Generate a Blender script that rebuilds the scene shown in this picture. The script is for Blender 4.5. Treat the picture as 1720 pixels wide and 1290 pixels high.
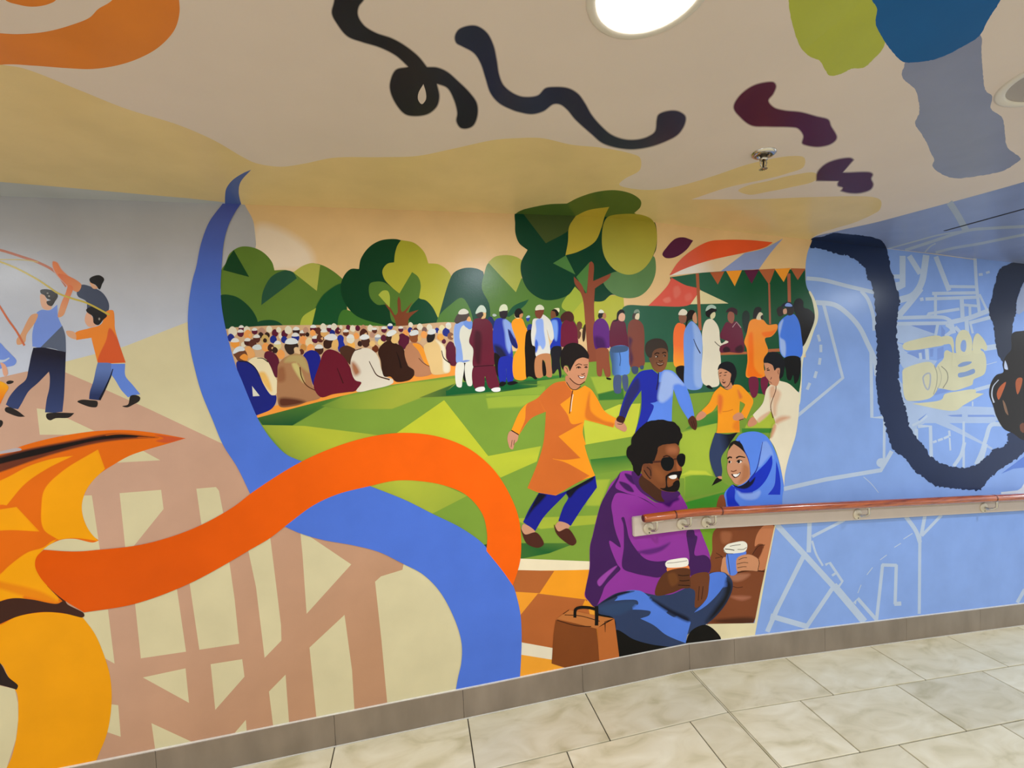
import bpy, bmesh, math, random
from mathutils import Vector, Matrix
from mathutils.geometry import delaunay_2d_cdt
for o in list(bpy.data.objects): bpy.data.objects.remove(o)
random.seed(7)
C = bpy.context.scene.collection
scene = bpy.context.scene

# ------------------------------------------------------------------ camera
# The wall is the plane y = 0, x runs along it, z is up, the level floor is z = 0.
F = 728.0                                   # focal length in pixels of a 1720 px wide frame
D = 2.05                                    # camera to wall
AX = Vector((0.97589558, -0.04990375, 0.21245574))    # world x, y, z in camera axes (right, down, forward)
AY = Vector((-0.21372144, -0.02150609, 0.97665789))
AZ = Vector((-0.0441698, -0.99852246, -0.0316532))
CAM = Vector((0.0, -D, 0.806 * D))
cd = bpy.data.cameras.new('camera'); cam = bpy.data.objects.new('camera', cd); C.objects.link(cam)
cd.sensor_fit = 'HORIZONTAL'; cd.sensor_width = 36.0; cd.lens = 36.0 * F / 1720.0
cd.clip_start = 0.02
R = Matrix(((AX[0], -AX[1], -AX[2]), (AY[0], -AY[1], -AY[2]), (AZ[0], -AZ[1], -AZ[2])))
cam.matrix_world = Matrix.Translation(CAM) @ R.to_4x4()
scene.camera = cam

# ------------------------------------------------------------------ world, light, exposure
wd = bpy.data.worlds.new('corridor_ambient'); scene.world = wd; wd.use_nodes = True
wd.node_tree.nodes['Background'].inputs[0].default_value = (0.92, 0.97, 1.0, 1)
wd.node_tree.nodes['Background'].inputs[1].default_value = 0.9
scene.view_settings.view_transform = 'Standard'; scene.view_settings.look = 'None'
scene.view_settings.gamma = 1.0; scene.view_settings.use_curve_mapping = False
scene.view_settings.exposure = 0.4
LAMP_POWER, LAMP_WATTS = 14.0, 17.0

# ------------------------------------------------------------------ room measures
XB = 0.659 * D            # where the floor starts to ramp down
XC = 0.47 * D             # where the ceiling starts to slope down
ZC = (0.366 + 0.806) * D  # ceiling height over the level floor
S = -0.0715               # slope of ramp, handrail and ceiling
XL, XR, YF = -5.5, 8.0, -4.0
def zfloor(x): return 0.0 if x < XB else S * (x - XB)
def zceil(x): return ZC if x < XC else ZC + S * (x - XC)
def ray(u, v):
    p = Vector((u - 860.0, v - 645.0, F)); return Vector((p.dot(AX), p.dot(AY), p.dot(AZ)))
def on_wall(u, v, y=0.0):
    d = ray(u, v); return CAM + d * ((y - CAM.y) / d.y)
def on_ceil(u, v):
    d = ray(u, v); t = (ZC - CAM.z) / d.z; p = CAM + d * t
    if p.x > XC:
        t = (ZC - S * XC - CAM.z) / (d.z - S * d.x); p = CAM + d * t
    return p

# ------------------------------------------------------------------ materials
def lin(c): return c / 12.92 if c <= 0.04045 else ((c + 0.055) / 1.055) ** 2.4
def hexc(h):
    h = h.lstrip('#'); return tuple(lin(int(h[i:i + 2], 16) / 255.0) for i in (0, 2, 4))
def mat(name, col, rough=0.5, metal=0.0, spec=0.5, noise=None, emit=None, bump=None, stretch=(1, 1, 1)):
    m = bpy.data.materials.new(name); m.use_nodes = True
    nt = m.node_tree; b = nt.nodes['Principled BSDF']
    c = hexc(col)
    b.inputs['Base Color'].default_value = (*c, 1); b.inputs['Roughness'].default_value = rough
    b.inputs['Metallic'].default_value = metal; b.inputs['Specular IOR Level'].default_value = spec
    if noise or bump:
        tc = nt.nodes.new('ShaderNodeTexCoord'); mp = nt.nodes.new('ShaderNodeMapping')
        mp.inputs['Scale'].default_value = stretch
        nt.links.new(tc.outputs['Object'], mp.inputs['Vector'])
    if noise:
        sc, amt, det = noise
        n = nt.nodes.new('ShaderNodeTexNoise'); n.inputs['Scale'].default_value = sc; n.inputs['Detail'].default_value = det
        nt.links.new(mp.outputs['Vector'], n.inputs['Vector'])
        r = nt.nodes.new('ShaderNodeMapRange'); r.inputs[1].default_value = 0.25; r.inputs[2].default_value = 0.75
        r.inputs[3].default_value = 1 - amt; r.inputs[4].default_value = 1 + amt
        nt.links.new(n.outputs['Fac'], r.inputs[0])
        v = nt.nodes.new('ShaderNodeMix'); v.data_type = 'RGBA'; v.blend_type = 'MULTIPLY'; v.inputs[0].default_value = 1
        v.inputs[6].default_value = (*c, 1); nt.links.new(r.outputs[0], v.inputs[7])
        nt.links.new(v.outputs[2], b.inputs['Base Color'])
    if bump:
        sc, st = bump
        n2 = nt.nodes.new('ShaderNodeTexNoise'); n2.inputs['Scale'].default_value = sc; n2.inputs['Detail'].default_value = 4
        nt.links.new(mp.outputs['Vector'], n2.inputs['Vector'])
        bp = nt.nodes.new('ShaderNodeBump'); bp.inputs['Strength'].default_value = st; bp.inputs['Distance'].default_value = 0.002
        nt.links.new(n2.outputs['Fac'], bp.inputs['Height']); nt.links.new(bp.outputs[0], b.inputs['Normal'])
    if emit:
        b.inputs['Emission Color'].default_value = (*emit[0], 1); b.inputs['Emission Strength'].default_value = emit[1]
    return m
def paint_mat(name):
    """wall paint: the colour of each brushed or sprayed area sits in the 'Col' attribute"""
    m = mat(name, '#ffffff', rough=0.25, spec=0.14, bump=(160, 0.09))
    nt = m.node_tree; b = nt.nodes['Principled BSDF']
    a = nt.nodes.new('ShaderNodeAttribute'); a.attribute_name = 'Col'
    n = nt.nodes.new('ShaderNodeTexNoise'); n.inputs['Scale'].default_value = 5; n.inputs['Detail'].default_value = 6
    tc = nt.nodes.new('ShaderNodeTexCoord'); nt.links.new(tc.outputs['Object'], n.inputs['Vector'])
    r = nt.nodes.new('ShaderNodeMapRange'); r.inputs[1].default_value = 0.3; r.inputs[2].default_value = 0.7
    r.inputs[3].default_value = 0.94; r.inputs[4].default_value = 1.04; nt.links.new(n.outputs['Fac'], r.inputs[0])
    v = nt.nodes.new('ShaderNodeMix'); v.data_type = 'RGBA'; v.blend_type = 'MULTIPLY'; v.inputs[0].default_value = 1
    nt.links.new(a.outputs['Color'], v.inputs[6]); nt.links.new(r.outputs[0], v.inputs[7])
    nt.links.new(v.outputs[2], b.inputs['Base Color'])
    return m
M = dict(
    paint=paint_mat('mural_paint'),
    wall=mat('wall_plaster', '#d8cdbb', 0.55, noise=(3, .03, 4), bump=(120, .1)),
    plain=mat('plain_wall_paint', '#e8e4dc', 0.6, noise=(2, .03, 3)),
    ceil=mat('ceiling_paint', '#ddd0c6', 0.6, noise=(4, .03, 5), bump=(150, .08)),
    skirt=mat('brushed_skirting', '#94877a', 0.34, 0.5, noise=(7, .2, 6), stretch=(1, 1, .4)),
    caulk=mat('white_caulk', '#e8e2d6', 0.6, noise=(60, .08, 3)),
    grout=mat('dark_grout', '#3b3227', 0.85, noise=(40, .2, 3)),
    board=mat('handrail_board_paint', '#c9b9ab', 0.4, noise=(9, .04, 4)),
    chrome=mat('polished_steel', '#cfcac0', 0.16, 1.0, noise=(20, .06, 2)),
    rose=mat('cream_steel_rose', '#d9cdb6', 0.35, 0.3, noise=(20, .05, 2)),
    screw=mat('dark_screw', '#3a332c', 0.5, 0.6, noise=(50, .1, 2)),
    trim=mat('lamp_trim_white', '#d8d2c6', 0.4, noise=(12, .03, 2)),
    lampon=mat('lamp_diffuser_lit', '#ffffff', 0.4, emit=((1.0, 0.93, 0.83), LAMP_POWER), noise=(10, .02, 2)),
    lampoff=mat('lamp_diffuser_off', '#a89e90', 0.3, noise=(8, .04, 2)),
    slot=mat('dark_slot', '#15161c', 0.7, noise=(30, .1, 2)),
)
def wood():
    m = mat('varnished_red_wood', '#a2481c', 0.22, spec=0.6); nt = m.node_tree; b = nt.nodes['Principled BSDF']
    tc = nt.nodes.new('ShaderNodeTexCoord'); mp = nt.nodes.new('ShaderNodeMapping'); mp.inputs['Scale'].default_value = (1.2, 16, 16)
    n = nt.nodes.new('ShaderNodeTexNoise'); n.inputs['Scale'].default_value = 6; n.inputs['Detail'].default_value = 8
    cr = nt.nodes.new('ShaderNodeValToRGB')
    for p, c in ((0.3, '#7a2f10'), (0.5, '#ab4e1d'), (0.7, '#bf5f26')):
        e = cr.color_ramp.elements.new(p); e.color = (*hexc(c), 1)
    cr.color_ramp.elements.remove(cr.color_ramp.elements[0]); cr.color_ramp.elements.remove(cr.color_ramp.elements[-1])
    nt.links.new(tc.outputs['Object'], mp.inputs['Vector']); nt.links.new(mp.outputs[0], n.inputs['Vector'])
    nt.links.new(n.outputs['Fac'], cr.inputs[0]); nt.links.new(cr.outputs[0], b.inputs['Base Color'])
    b.inputs['Coat Weight'].default_value = 0.6; b.inputs['Coat Roughness'].default_value = 0.08
    return m
M['wood'] = wood()
M['wood_end'] = mat('dark_wood_end', '#5a2410', 0.4, noise=(60, .25, 5))
def stone():
    m = mat('limestone_tile', '#cdc2a2', 0.38, spec=0.45, bump=(60, .12)); nt = m.node_tree; b = nt.nodes['Principled BSDF']
    oi = nt.nodes.new('ShaderNodeObjectInfo'); tc = nt.nodes.new('ShaderNodeTexCoord')
    ad = nt.nodes.new('ShaderNodeVectorMath'); ad.operation = 'MULTIPLY_ADD'
    ad.inputs[1].default_value = (37, 53, 11)
    cb = nt.nodes.new('ShaderNodeCombineXYZ')
    for i in range(3): nt.links.new(oi.outputs['Random'], cb.inputs[i])
    nt.links.new(cb.outputs[0], ad.inputs[0]); nt.links.new(tc.outputs['Object'], ad.inputs[2])
    mp = nt.nodes.new('ShaderNodeMapping'); mp.inputs['Scale'].default_value = (1.0, 2.2, 1.0); mp.inputs['Rotation'].default_value = (0, 0, 0.5)
    nt.links.new(ad.outputs[0], mp.inputs['Vector'])
    n = nt.nodes.new('ShaderNodeTexNoise'); n.inputs['Scale'].default_value = 5; n.inputs['Detail'].default_value = 9; n.inputs['Distortion'].default_value = 0.8
    nt.links.new(mp.outputs[0], n.inputs['Vector'])
    cr = nt.nodes.new('ShaderNodeValToRGB'); el = cr.color_ramp.elements
    el[0].position = 0.28; el[0].color = (*hexc('#c6b992'), 1); el[1].position = 0.74; el[1].color = (*hexc('#ece2c6'), 1)
    e = el.new(0.45); e.color = (*hexc('#dccfad'), 1)
    nt.links.new(n.outputs['Fac'], cr.inputs[0])
    mr = nt.nodes.new('ShaderNodeMapRange'); mr.inputs[3].default_value = 0.9; mr.inputs[4].default_value = 1.05
    nt.links.new(oi.outputs['Random'], mr.inputs[0])
    v = nt.nodes.new('ShaderNodeMix'); v.data_type = 'RGBA'; v.blend_type = 'MULTIPLY'; v.inputs[0].default_value = 1
    nt.links.new(cr.outputs[0], v.inputs[6]); nt.links.new(mr.outputs[0], v.inputs[7]); nt.links.new(v.outputs[2], b.inputs['Base Color'])
    return m
M['stone'] = stone()

# ------------------------------------------------------------------ mesh helpers
def link(name, me, m, parent=None, label=None, cat=None, kind=None, group=None):
    o = bpy.data.objects.new(name, me); C.objects.link(o)
    if m: me.materials.append(M[m])
    if parent:
        o.parent = parent; o.matrix_parent_inverse = Matrix.Translation(parent.matrix_world.translation).inverted() if parent.type == 'EMPTY' else Matrix()
    if label: o['label'] = label
    if cat: o['category'] = cat
    if kind: o['kind'] = kind
    if group: o['group'] = group
    return o
def mesh(name, bm, smooth=False):
    me = bpy.data.meshes.new(name); bmesh.ops.recalc_face_normals(bm, faces=bm.faces); bm.to_mesh(me); bm.free()
    if smooth:
        for p in me.polygons: p.use_smooth = True
    return me
def empty(name, loc, label, cat, group=None):
    o = bpy.data.objects.new(name, None); C.objects.link(o); o.location = loc; o['label'] = label; o['category'] = cat
    if group: o['group'] = group
    bpy.context.view_layer.update(); return o
def prism(bm, prof, n):
    """close a loop of points into a solid by sweeping it along the vector n"""
    a = [bm.verts.new(p) for p in prof]; b = [bm.verts.new(Vector(p) + Vector(n)) for p in prof]
    bm.faces.new(a); bm.faces.new(b[::-1])
    for i in range(len(a)):
        j = (i + 1) % len(a); bm.faces.new((a[i], b[i], b[j], a[j]))
def tube(bm, pts, r, seg=16, caps=True):
    rings = []
    pts = [Vector(p) for p in pts]
    for i, p in enumerate(pts):
        d = (pts[min(i + 1, len(pts) - 1)] - pts[max(i - 1, 0)]).normalized()
        up = Vector((0, 0, 1)) if abs(d.z) < .9 else Vector((0, 1, 0))
        s = d.cross(up).normalized(); t = s.cross(d)
        rr = r[i] if isinstance(r, (list, tuple)) else r
        rings.append([bm.verts.new(p + (s * math.cos(a) + t * math.sin(a)) * rr) for a in [2 * math.pi * k / seg for k in range(seg)]])
    for a, b in zip(rings, rings[1:]):
        for k in range(seg): bm.faces.new((a[k], a[(k + 1) % seg], b[(k + 1) % seg], b[k]))
    if caps: bm.faces.new(rings[0]); bm.faces.new(rings[-1])
def lathe(bm, prof, c, axis=Vector((0, 0, 1)), seg=48):
    axis = axis.normalized(); s = axis.orthogonal().normalized(); t = axis.cross(s); rings = []
    for r, h in prof:
        rings.append([bm.verts.new(Vector(c) + axis * h + (s * math.cos(2 * math.pi * k / seg) + t * math.sin(2 * math.pi * k / seg)) * max(r, 1e-5)) for k in range(seg)])
    for a, b in zip(rings, rings[1:]):
        for k in range(seg): bm.faces.new((a[k], a[(k + 1) % seg], b[(k + 1) % seg], b[k]))

# ------------------------------------------------------------------ the setting
bm = bmesh.new()                                           # wall with the mural, 0.2 m thick
prism(bm, [(XL, 0, -.05), (XB, 0, -.05), (XR, 0, zfloor(XR) - .05), (XR, 0, zceil(XR) + .05), (XC, 0, ZC + .05), (XL, 0, ZC + .05)], (0, .2, 0))
link('wall_back', mesh('wall_back', bm), 'wall', kind='structure')
bm = bmesh.new()
prism(bm, [(XL, YF - .2, -.05), (XB, YF - .2, -.05), (XR, YF - .2, zfloor(XR) - .05), (XR, YF - .2, zceil(XR) + .05), (XC, YF - .2, ZC + .05), (XL, YF - .2, ZC + .05)], (0, .2, 0))
link('wall_front', mesh('wall_front', bm), 'plain', kind='structure')
bm = bmesh.new()
prism(bm, [(XL, YF, ZC), (XC, YF, ZC), (XR, YF, zceil(XR)), (XR, YF, zceil(XR) + .15), (XC, YF, ZC + .15), (XL, YF, ZC + .15)], (0, -YF, 0))
link('ceiling', mesh('ceiling', bm), 'ceil', kind='structure')
bm = bmesh.new()
prism(bm, [(XL, YF, -.006), (XB, YF, -.006), (XR, YF, zfloor(XR) - .006), (XR, YF, zfloor(XR) - .2), (XB, YF, -.2), (XL, YF, -.2)], (0, -YF, 0))
floor = link('floor', mesh('floor', bm), 'grout', kind='structure')
TW, TD, GAP = 0.5985, 0.2985, 0.0052
def tile_mesh(w, d):
    bm = bmesh.new(); t = .02; c = .0012
    lo = [(0, 0), (w, 0), (w, -d), (0, -d)]; hi = [(c, -c), (w - c, -c), (w - c, -d + c), (c, -d + c)]
    a = [bm.verts.new((x, y, -t)) for x, y in lo]; b = [bm.verts.new((x, y, -c)) for x, y in lo]; e = [bm.verts.new((x, y, 0)) for x, y in hi]
    for p, q in ((a, b), (b, e)):
        for i in range(4): j = (i + 1) % 4; bm.faces.new((p[i], p[j], q[j], q[i]))
    bm.faces.new(e); return mesh('floor_tile', bm)
TM = {}
def tile(x0, x1, y0, y1, ramp):
    w, d = round(x1 - x0 - GAP, 4), round(y0 - y1 - GAP, 4)
    if w < .004: return
    me = TM.get((w, d))
    if not me: me = TM[(w, d)] = tile_mesh(w, d); me.materials.append(M['stone'])
    o = bpy.data.objects.new('floor_tile', me); C.objects.link(o); o.parent = floor
    o.location = (x0 + GAP / 2, y0 - GAP / 2, zfloor(x0 + GAP / 2))
    if ramp: o.rotation_euler = (0, math.atan(-S), 0)
JW = .009                                                   # narrow strip in the movement joint
for row in range(13):
    y0 = -.008 - row * TD if row else -.0135; y1 = -.008 - (row + 1) * TD
    xs = [XB]; k = XB - (TW if row % 3 == 0 else TW * (0.34 if row % 3 == 1 else 0.67))
    while k > XL: xs.append(k); k -= TW
    xs.append(XL)
    for a, b in zip(xs, xs[1:]):
        if a > -3.4: tile(b if b > XL else a - TW, a, y0, y1, False)
    xs = [XB + JW]; k = XB + JW + (TW if row % 2 == 0 else TW * .66)
    while k < 6.2: xs.append(k); k += TW
    for a, b in zip(xs, xs[1:]): tile(a, b, y0, y1, True)
bm = bmesh.new(); prism(bm, [(XB + .0015, -.014, -.001), (XB + JW - .0015, -.014, -.0015), (XB + JW - .0015, -.014, -.01), (XB + .0015, -.014, -.01)], (0, YF + .02, 0))
link('movement_joint_strip', mesh('movement_joint_strip', bm), 'stone', floor)
# skirting, in panels
HS = .069 * D
base = None
edges = [-2.40, -1.80, -1.39, -.98, -.555, -.215, .067, .362, .6595, .795, 1.09, 1.385, 1.68, 1.975, 2.27, 2.57, 2.87]
for i, (a, b) in enumerate(zip(edges, edges[1:])):
    xa, xb = a * D + .0006, b * D - .0006
    bm = bmesh.new()
    prism(bm, [(xa, 0, zfloor(xa) - .004), (xb, 0, zfloor(xb) - .004), (xb, 0, zfloor(xb) + HS), (xa, 0, zfloor(xa) + HS)], (0, -.012, 0))
    bmesh.ops.bevel(bm, geom=[e for e in bm.edges if all(v.co.y < -.01 for v in e.verts)], offset=.0008, segments=1, affect='EDGES')
    if base is None: base = link('baseboard_back', mesh('baseboard_back', bm), 'skirt', kind='structure')
    else: link('skirting_panel', mesh('skirting_panel', bm), 'skirt', base)
bm = bmesh.new()
z0 = HS
prism(bm, [(-2.4 * D, -.0005, z0 - .002), (XB, -.0005, z0 - .002), (2.87 * D, -.0005, zfloor(2.87 * D) + z0 - .002), (2.87 * D, -.0005, zfloor(2.87 * D) + z0 + .0014), (XB, -.0005, z0 + .0014), (-2.4 * D, -.0005, z0 + .0014)], (0, -.009, 0))
link('caulk_line', mesh('caulk_line', bm), 'caulk', base)
bm = bmesh.new()                                            # pale bead where the skirting meets the floor
prism(bm, [(-2.4 * D, -.012, -.004), (XB, -.012, -.004), (2.87 * D, -.012, zfloor(2.87 * D) - .004), (2.87 * D, -.012, zfloor(2.87 * D) + .0015), (XB, -.012, .0015), (-2.4 * D, -.012, .0015)], (0, -.0015, 0))
link('floor_bead', mesh('floor_bead', bm), 'caulk', base)
bm = bmesh.new()
a, b = on_ceil(1587.0, 387.6), on_ceil(1760.0, 340.0)
d = (b - a); n = Vector((-d.y, d.x, 0)).normalized() * .008
prism(bm, [a + n, b + n, b - n, a - n], (0, 0, -.0012))
link('trim_1', mesh('trim_1', bm), 'slot', kind='structure')
# ------------------------------------------------------------------ handrail
HX0 = on_wall(1064, 886, -.02).x
HX1 = 7.0
hr = empty('handrail', (HX0, 0, 0), 'varnished red-brown wooden handrail on a cream painted board along the ramp', 'handrail')
ztop = on_wall(1061.5, 870, -.022).z; zbot = on_wall(1066, 902, -.022).z
def rz(x): return 0.0 if x < XB else S * (x - XB)
bm = bmesh.new()
prism(bm, [(HX0, 0, zbot), (XB, 0, zbot), (HX1, 0, zbot + rz(HX1)), (HX1, 0, ztop + rz(HX1)), (XB, 0, ztop), (HX0, 0, ztop)], (0, -.022, 0))
bmesh.ops.bevel(bm, geom=[e for e in bm.edges if all(v.co.y < -.02 for v in e.verts) or all(v.co.x < HX0 + .001 for v in e.verts)], offset=.004, segments=2, affect='EDGES')
link('backing_board', mesh('backing_board', bm), 'board', hr)
RY, RR = -.078, .021
pr = on_wall(1081, 871, RY); RX0, RZ = pr.x, pr.z
bm = bmesh.new()
ze = lambda x: RZ + rz(x)
xs = [RX0 - .002, RX0, RX0 + .01, XB - .06, XB - .02, XB + .02, XB + .06] + [XB + .3 * k for k in range(1, 19)]
tube(bm, [(x, RY, ze(x) - (.0012 if abs(x - XB) < .03 else 0)) for x in xs], [RR - .006, RR - .002, RR] + [RR] * (len(xs) - 3), 24)
rail = link('rail', mesh('rail', bm, True), 'wood', hr)
bm = bmesh.new(); tube(bm, [(RX0 - .0035, RY, RZ), (RX0 - .001, RY, RZ)], RR - .005, 24)
link('end_cap', mesh('end_cap', bm), 'wood_end', rail)
for xj in (on_wall(1133, 865, RY).x, on_wall(1210, 860, RY).x, XB + 2.1):      # scarf joints, a hair proud
    bm = bmesh.new(); tube(bm, [(xj - .004, RY, ze(xj - .004)), (xj + .004, RY, ze(xj + .004))], RR + .0006, 24)
    link('joint_band', mesh('joint_band', bm), 'wood_end', rail)
zm = zbot + .036
for px in (1089, 1145, 1186, 1440, 1652):
    x = on_wall(px, 880, -.022).x; z = zm + rz(x)
    bm = bmesh.new(); lathe(bm, [(0, -.001), (.030, -.001), (.031, .003), (.027, .0065), (.016, .008), (0, .008)], (x, -.022, z), Vector((0, -1, 0)), 32)
    rose = link('bracket_rose', mesh('bracket_rose', bm, True), 'rose', hr)
    bm = bmesh.new(); lathe(bm, [(0, 0), (.004, 0), (.0035, .0015), (0, .002)], (x, -.0285, z - .021), Vector((0, -1, 0)), 12)
    link('screw', mesh('screw', bm), 'screw', rose)
    bm = bmesh.new()
    zr = ze(x)
    pts = [(x, -.028, z), (x + .004, -.05, z - .002), (x + .012, -.068, z + .004), (x + .016, RY, z + .016), (x + .016, RY, zr - RR + .002)]
    sm = []
    for i in range(len(pts) - 1):
        for t in range(4): sm.append(Vector(pts[i]).lerp(Vector(pts[i + 1]), t / 4))
    sm.append(Vector(pts[-1]))
    tube(bm, sm, .0065, 12)
    link('bracket_arm', mesh('bracket_arm', bm, True), 'chrome', hr)
    bm = bmesh.new(); prism(bm, [(x - .016, RY - .009, zr - RR - .001), (x + .048, RY - .009, zr - RR - .001), (x + .048, RY + .009, zr - RR - .001), (x - .016, RY + .009, zr - RR - .001)], (0, 0, .004))
    link('saddle_plate', mesh('saddle_plate', bm), 'chrome', hr)

# ------------------------------------------------------------------ ceiling lamps
LX, LY, LP = 0.495, -1.24, 1.19
def lamp(k, y, lit, label):
    x = LX + LP * k; z = zceil(x)
    ax = Vector((S, 0, -1)).normalized() if x > XC else Vector((0, 0, -1))
    g = empty('ceiling_lamp', (x, y, z), label, 'lamp', 'round recessed ceiling lamps')
    bm = bmesh.new(); lathe(bm, [(.104, -.012), (.104, .001), (.108, .004), (.121, .0045), (.126, .002), (.127, -.002)], (x, y, z), ax, 64)
    link('trim_ring', mesh('trim_ring', bm, True), 'trim', g)
    bm = bmesh.new(); lathe(bm, [(0, .0025), (.06, .002), (.1045, 0)], (x, y, z), ax, 64)
    link('diffuser', mesh('diffuser', bm, True), 'lampon' if lit else 'lampoff', g)
    if lit:                                                   # the light the diffuser throws
        ld = bpy.data.lights.new('lamp_light', 'AREA'); ld.shape = 'DISK'; ld.size = .2; ld.energy = LAMP_WATTS; ld.color = (.80, .90, 1.0)
        lo = bpy.data.objects.new('lamp_light', ld); C.objects.link(lo); lo.parent = g
        lo.location = ax * .006; lo.rotation_euler = ax.to_track_quat('-Z', 'Y').to_euler()
lamp(0, LY, True, 'bright round recessed lamp at the top edge above the black squiggles')
lamp(1, LY, False, 'unlit round recessed lamp at the right edge beside the grey-blue patch')
for k, w in ((-2.44, 'to the left of the one at the top edge'), (2.9, 'to the right of the unlit one'), (5.6, 'furthest to the right along the ramp')): lamp(k, LY, True, 'lit round recessed lamp, next ' + w)
for k, w in ((-2.44, 'leftmost'), (0, 'second from the left'), (1.6, 'second from the right'), (3.2, 'rightmost')): lamp(k, -2.85, True, 'added unseen fill lamp, %s in the row by the opposite wall' % w)  # row added out of view to fill the wall and floor with light

# ------------------------------------------------------------------ sprinkler
sp = on_ceil(1283, 257); sx, sy, sz = sp
g = empty('sprinkler_head', sp, 'small chrome pendant fire sprinkler on the ceiling above the market tent', 'sprinkler')
dn = Vector((S, 0, -1)).normalized()
bm = bmesh.new(); lathe(bm, [(.040, -.001), (.040, .003), (.034, .008), (.018, .012), (.015, .006)], sp, dn, 40); link('escutcheon', mesh('escutcheon', bm, True), 'chrome', g)
bm = bmesh.new(); lathe(bm, [(.011, 0), (.011, .018), (.013, .019), (.013, .025), (.007, .026), (0, .026)], sp, dn, 24); link('body', mesh('body', bm, True), 'chrome', g)
bm = bmesh.new()
for s in (-1, 1):
    tube(bm, [sp + dn * .024 + Vector((s * .009, 0, 0)), sp + dn * .034 + Vector((s * .013, 0, 0)), sp + dn * .046 + Vector((s * .010, 0, 0)), sp + dn * .054 + Vector((s * .003, 0, 0))], .0025, 8)
link('yoke', mesh('yoke', bm, True), 'chrome', g)
bm = bmesh.new(); lathe(bm, [(.0, .026), (.003, .026), (.003, .05), (0, .05)], sp, dn, 12); link('glass_bulb', mesh('glass_bulb', bm, True), 'screw', g)
bm = bmesh.new()
for k in range(12):
    a = 2 * math.pi * k / 12; w = .13
    p = [sp + dn * .056 + Vector((math.cos(a + q) * r, math.sin(a + q) * r, 0)) for q, r in ((-w * 2, .003), (-w, .014), (w, .014), (w * 2, .003))]
    prism(bm, p, dn * .0012)
lathe(bm, [(0, .053), (.006, .054), (.006, .0575), (0, .058)], sp, dn, 16)
link('deflector', mesh('deflector', bm), 'chrome', g)
# ------------------------------------------------------------------ paint engine
# Outlines are read off enlarged views (x0, y0, scale); each outline is carried onto the real wall or ceiling surface.
VW = dict(PX=(0, 0, 1), A1=(0, 0, .27904), A2=(430, 0, .27904), A3=(860, 0, .27904), A4=(1290, 0, .27904), A5=(0, 300, .27904), A6=(330, 270, .27904),
    A7=(720, 300, .27904), A8=(1050, 320, .23256), B1=(1290, 360, .27904), B2=(1290, 660, .27904), B3=(1290, 930, .27904), B4=(860, 930, .27904),
    B5=(430, 930, .27904), B6=(0, 930, .27904), B7=(0, 640, .27904), B8=(400, 640, .27904), C1=(820, 560, .17049), C2=(820, 740, .17049), C3=(1020, 560, .21711),
    C4=(960, 680, .17049), C5=(960, 880, .18605), C6=(1160, 700, .13177), C7=(1160, 860, .17822), C8=(850, 900, .17827), D1=(370, 530, .13957), D2=(560, 530, .12791),
    D3=(750, 500, .13181), D4=(860, 500, .11628), D5=(980, 500, .13181), D6=(1120, 500, .12405), D7=(1230, 490, .14735), D8=(0, 410, .12405), E1=(0, 550, .14535),
    E2=(1490, 540, .13176), E3=(1600, 420, .13953), E4=(1620, 560, .23256), E5=(1480, 400, .12404), E6=(1500, 680, .13951), E7=(1050, 830, .09884), E8=(1400, 830, .18605),
    F1=(1050, 700, .12401), F2=(1070, 560, .13174), F3=(1160, 580, .11047), F5=(1500, 300, .12791), F6=(0, 900, .15511))
def pts(s, straight=False):
    out = []; v = VW['PX']
    for t in s.split():
        if t[0] == '@': v = VW[t[1:]]; continue
        c = straight
        if t[-1] == 'c': c = True; t = t[:-1]
        x, y = t.split(','); out.append((v[0] + float(x) * v[2], v[1] + float(y) * v[2], c))
    return out
def cr_seg(p0, p1, p2, p3):
    def tj(ti, a, b): return ti + max(math.hypot(b[0] - a[0], b[1] - a[1]), 1e-4) ** .5
    t0 = 0; t1 = tj(t0, p0, p1); t2 = tj(t1, p1, p2); t3 = tj(t2, p2, p3)
    n = max(2, min(9, int(math.hypot(p2[0] - p1[0], p2[1] - p1[1]) / 2.5))); r = []
    L = lambda a, b, ta, tb, t: tuple((a[i] * (tb - t) + b[i] * (t - ta)) / (tb - ta) for i in (0, 1))
    for k in range(n):
        t = t1 + (t2 - t1) * k / n
        a1 = L(p0, p1, t0, t1, t); a2 = L(p1, p2, t1, t2, t); a3 = L(p2, p3, t2, t3, t)
        b1 = L(a1, a2, t0, t2, t); b2 = L(a2, a3, t1, t3, t); r.append(L(b1, b2, t1, t2, t))
    return r
def curve(P, closed=True):
    n = len(P); out = []; ref = lambda a, b: (2 * a[0] - b[0], 2 * a[1] - b[1])
    for i in range(n if closed else n - 1):
        p1, p2 = P[i], P[(i + 1) % n]
        if p1[2] and p2[2]: out.append(p1[:2]); continue
        p0 = ref(p1, p2) if (p1[2] or (not closed and i == 0)) else P[i - 1]
        p3 = ref(p2, p1) if (p2[2] or (not closed and i == n - 2)) else P[(i + 2) % n]
        out += cr_seg(p0, p1, p2, p3)
    if not closed: out.append(P[-1][:2])
    return out
def area(q): return sum(q[i - 1][0] * q[i][1] - q[i][0] * q[i - 1][1] for i in range(len(q))) / 2
def ragged(q, amp, rnd):
    out = []
    for i in range(len(q)):
        a, b = q[i], q[(i + 1) % len(q)]; L = math.hypot(b[0] - a[0], b[1] - a[1]); n = max(1, int(L / 3.2))
        for k in range(n):
            t = k / n; out.append((a[0] + (b[0] - a[0]) * t + rnd.uniform(-amp, amp), a[1] + (b[1] - a[1]) * t + rnd.uniform(-amp, amp)))
    return out
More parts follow.
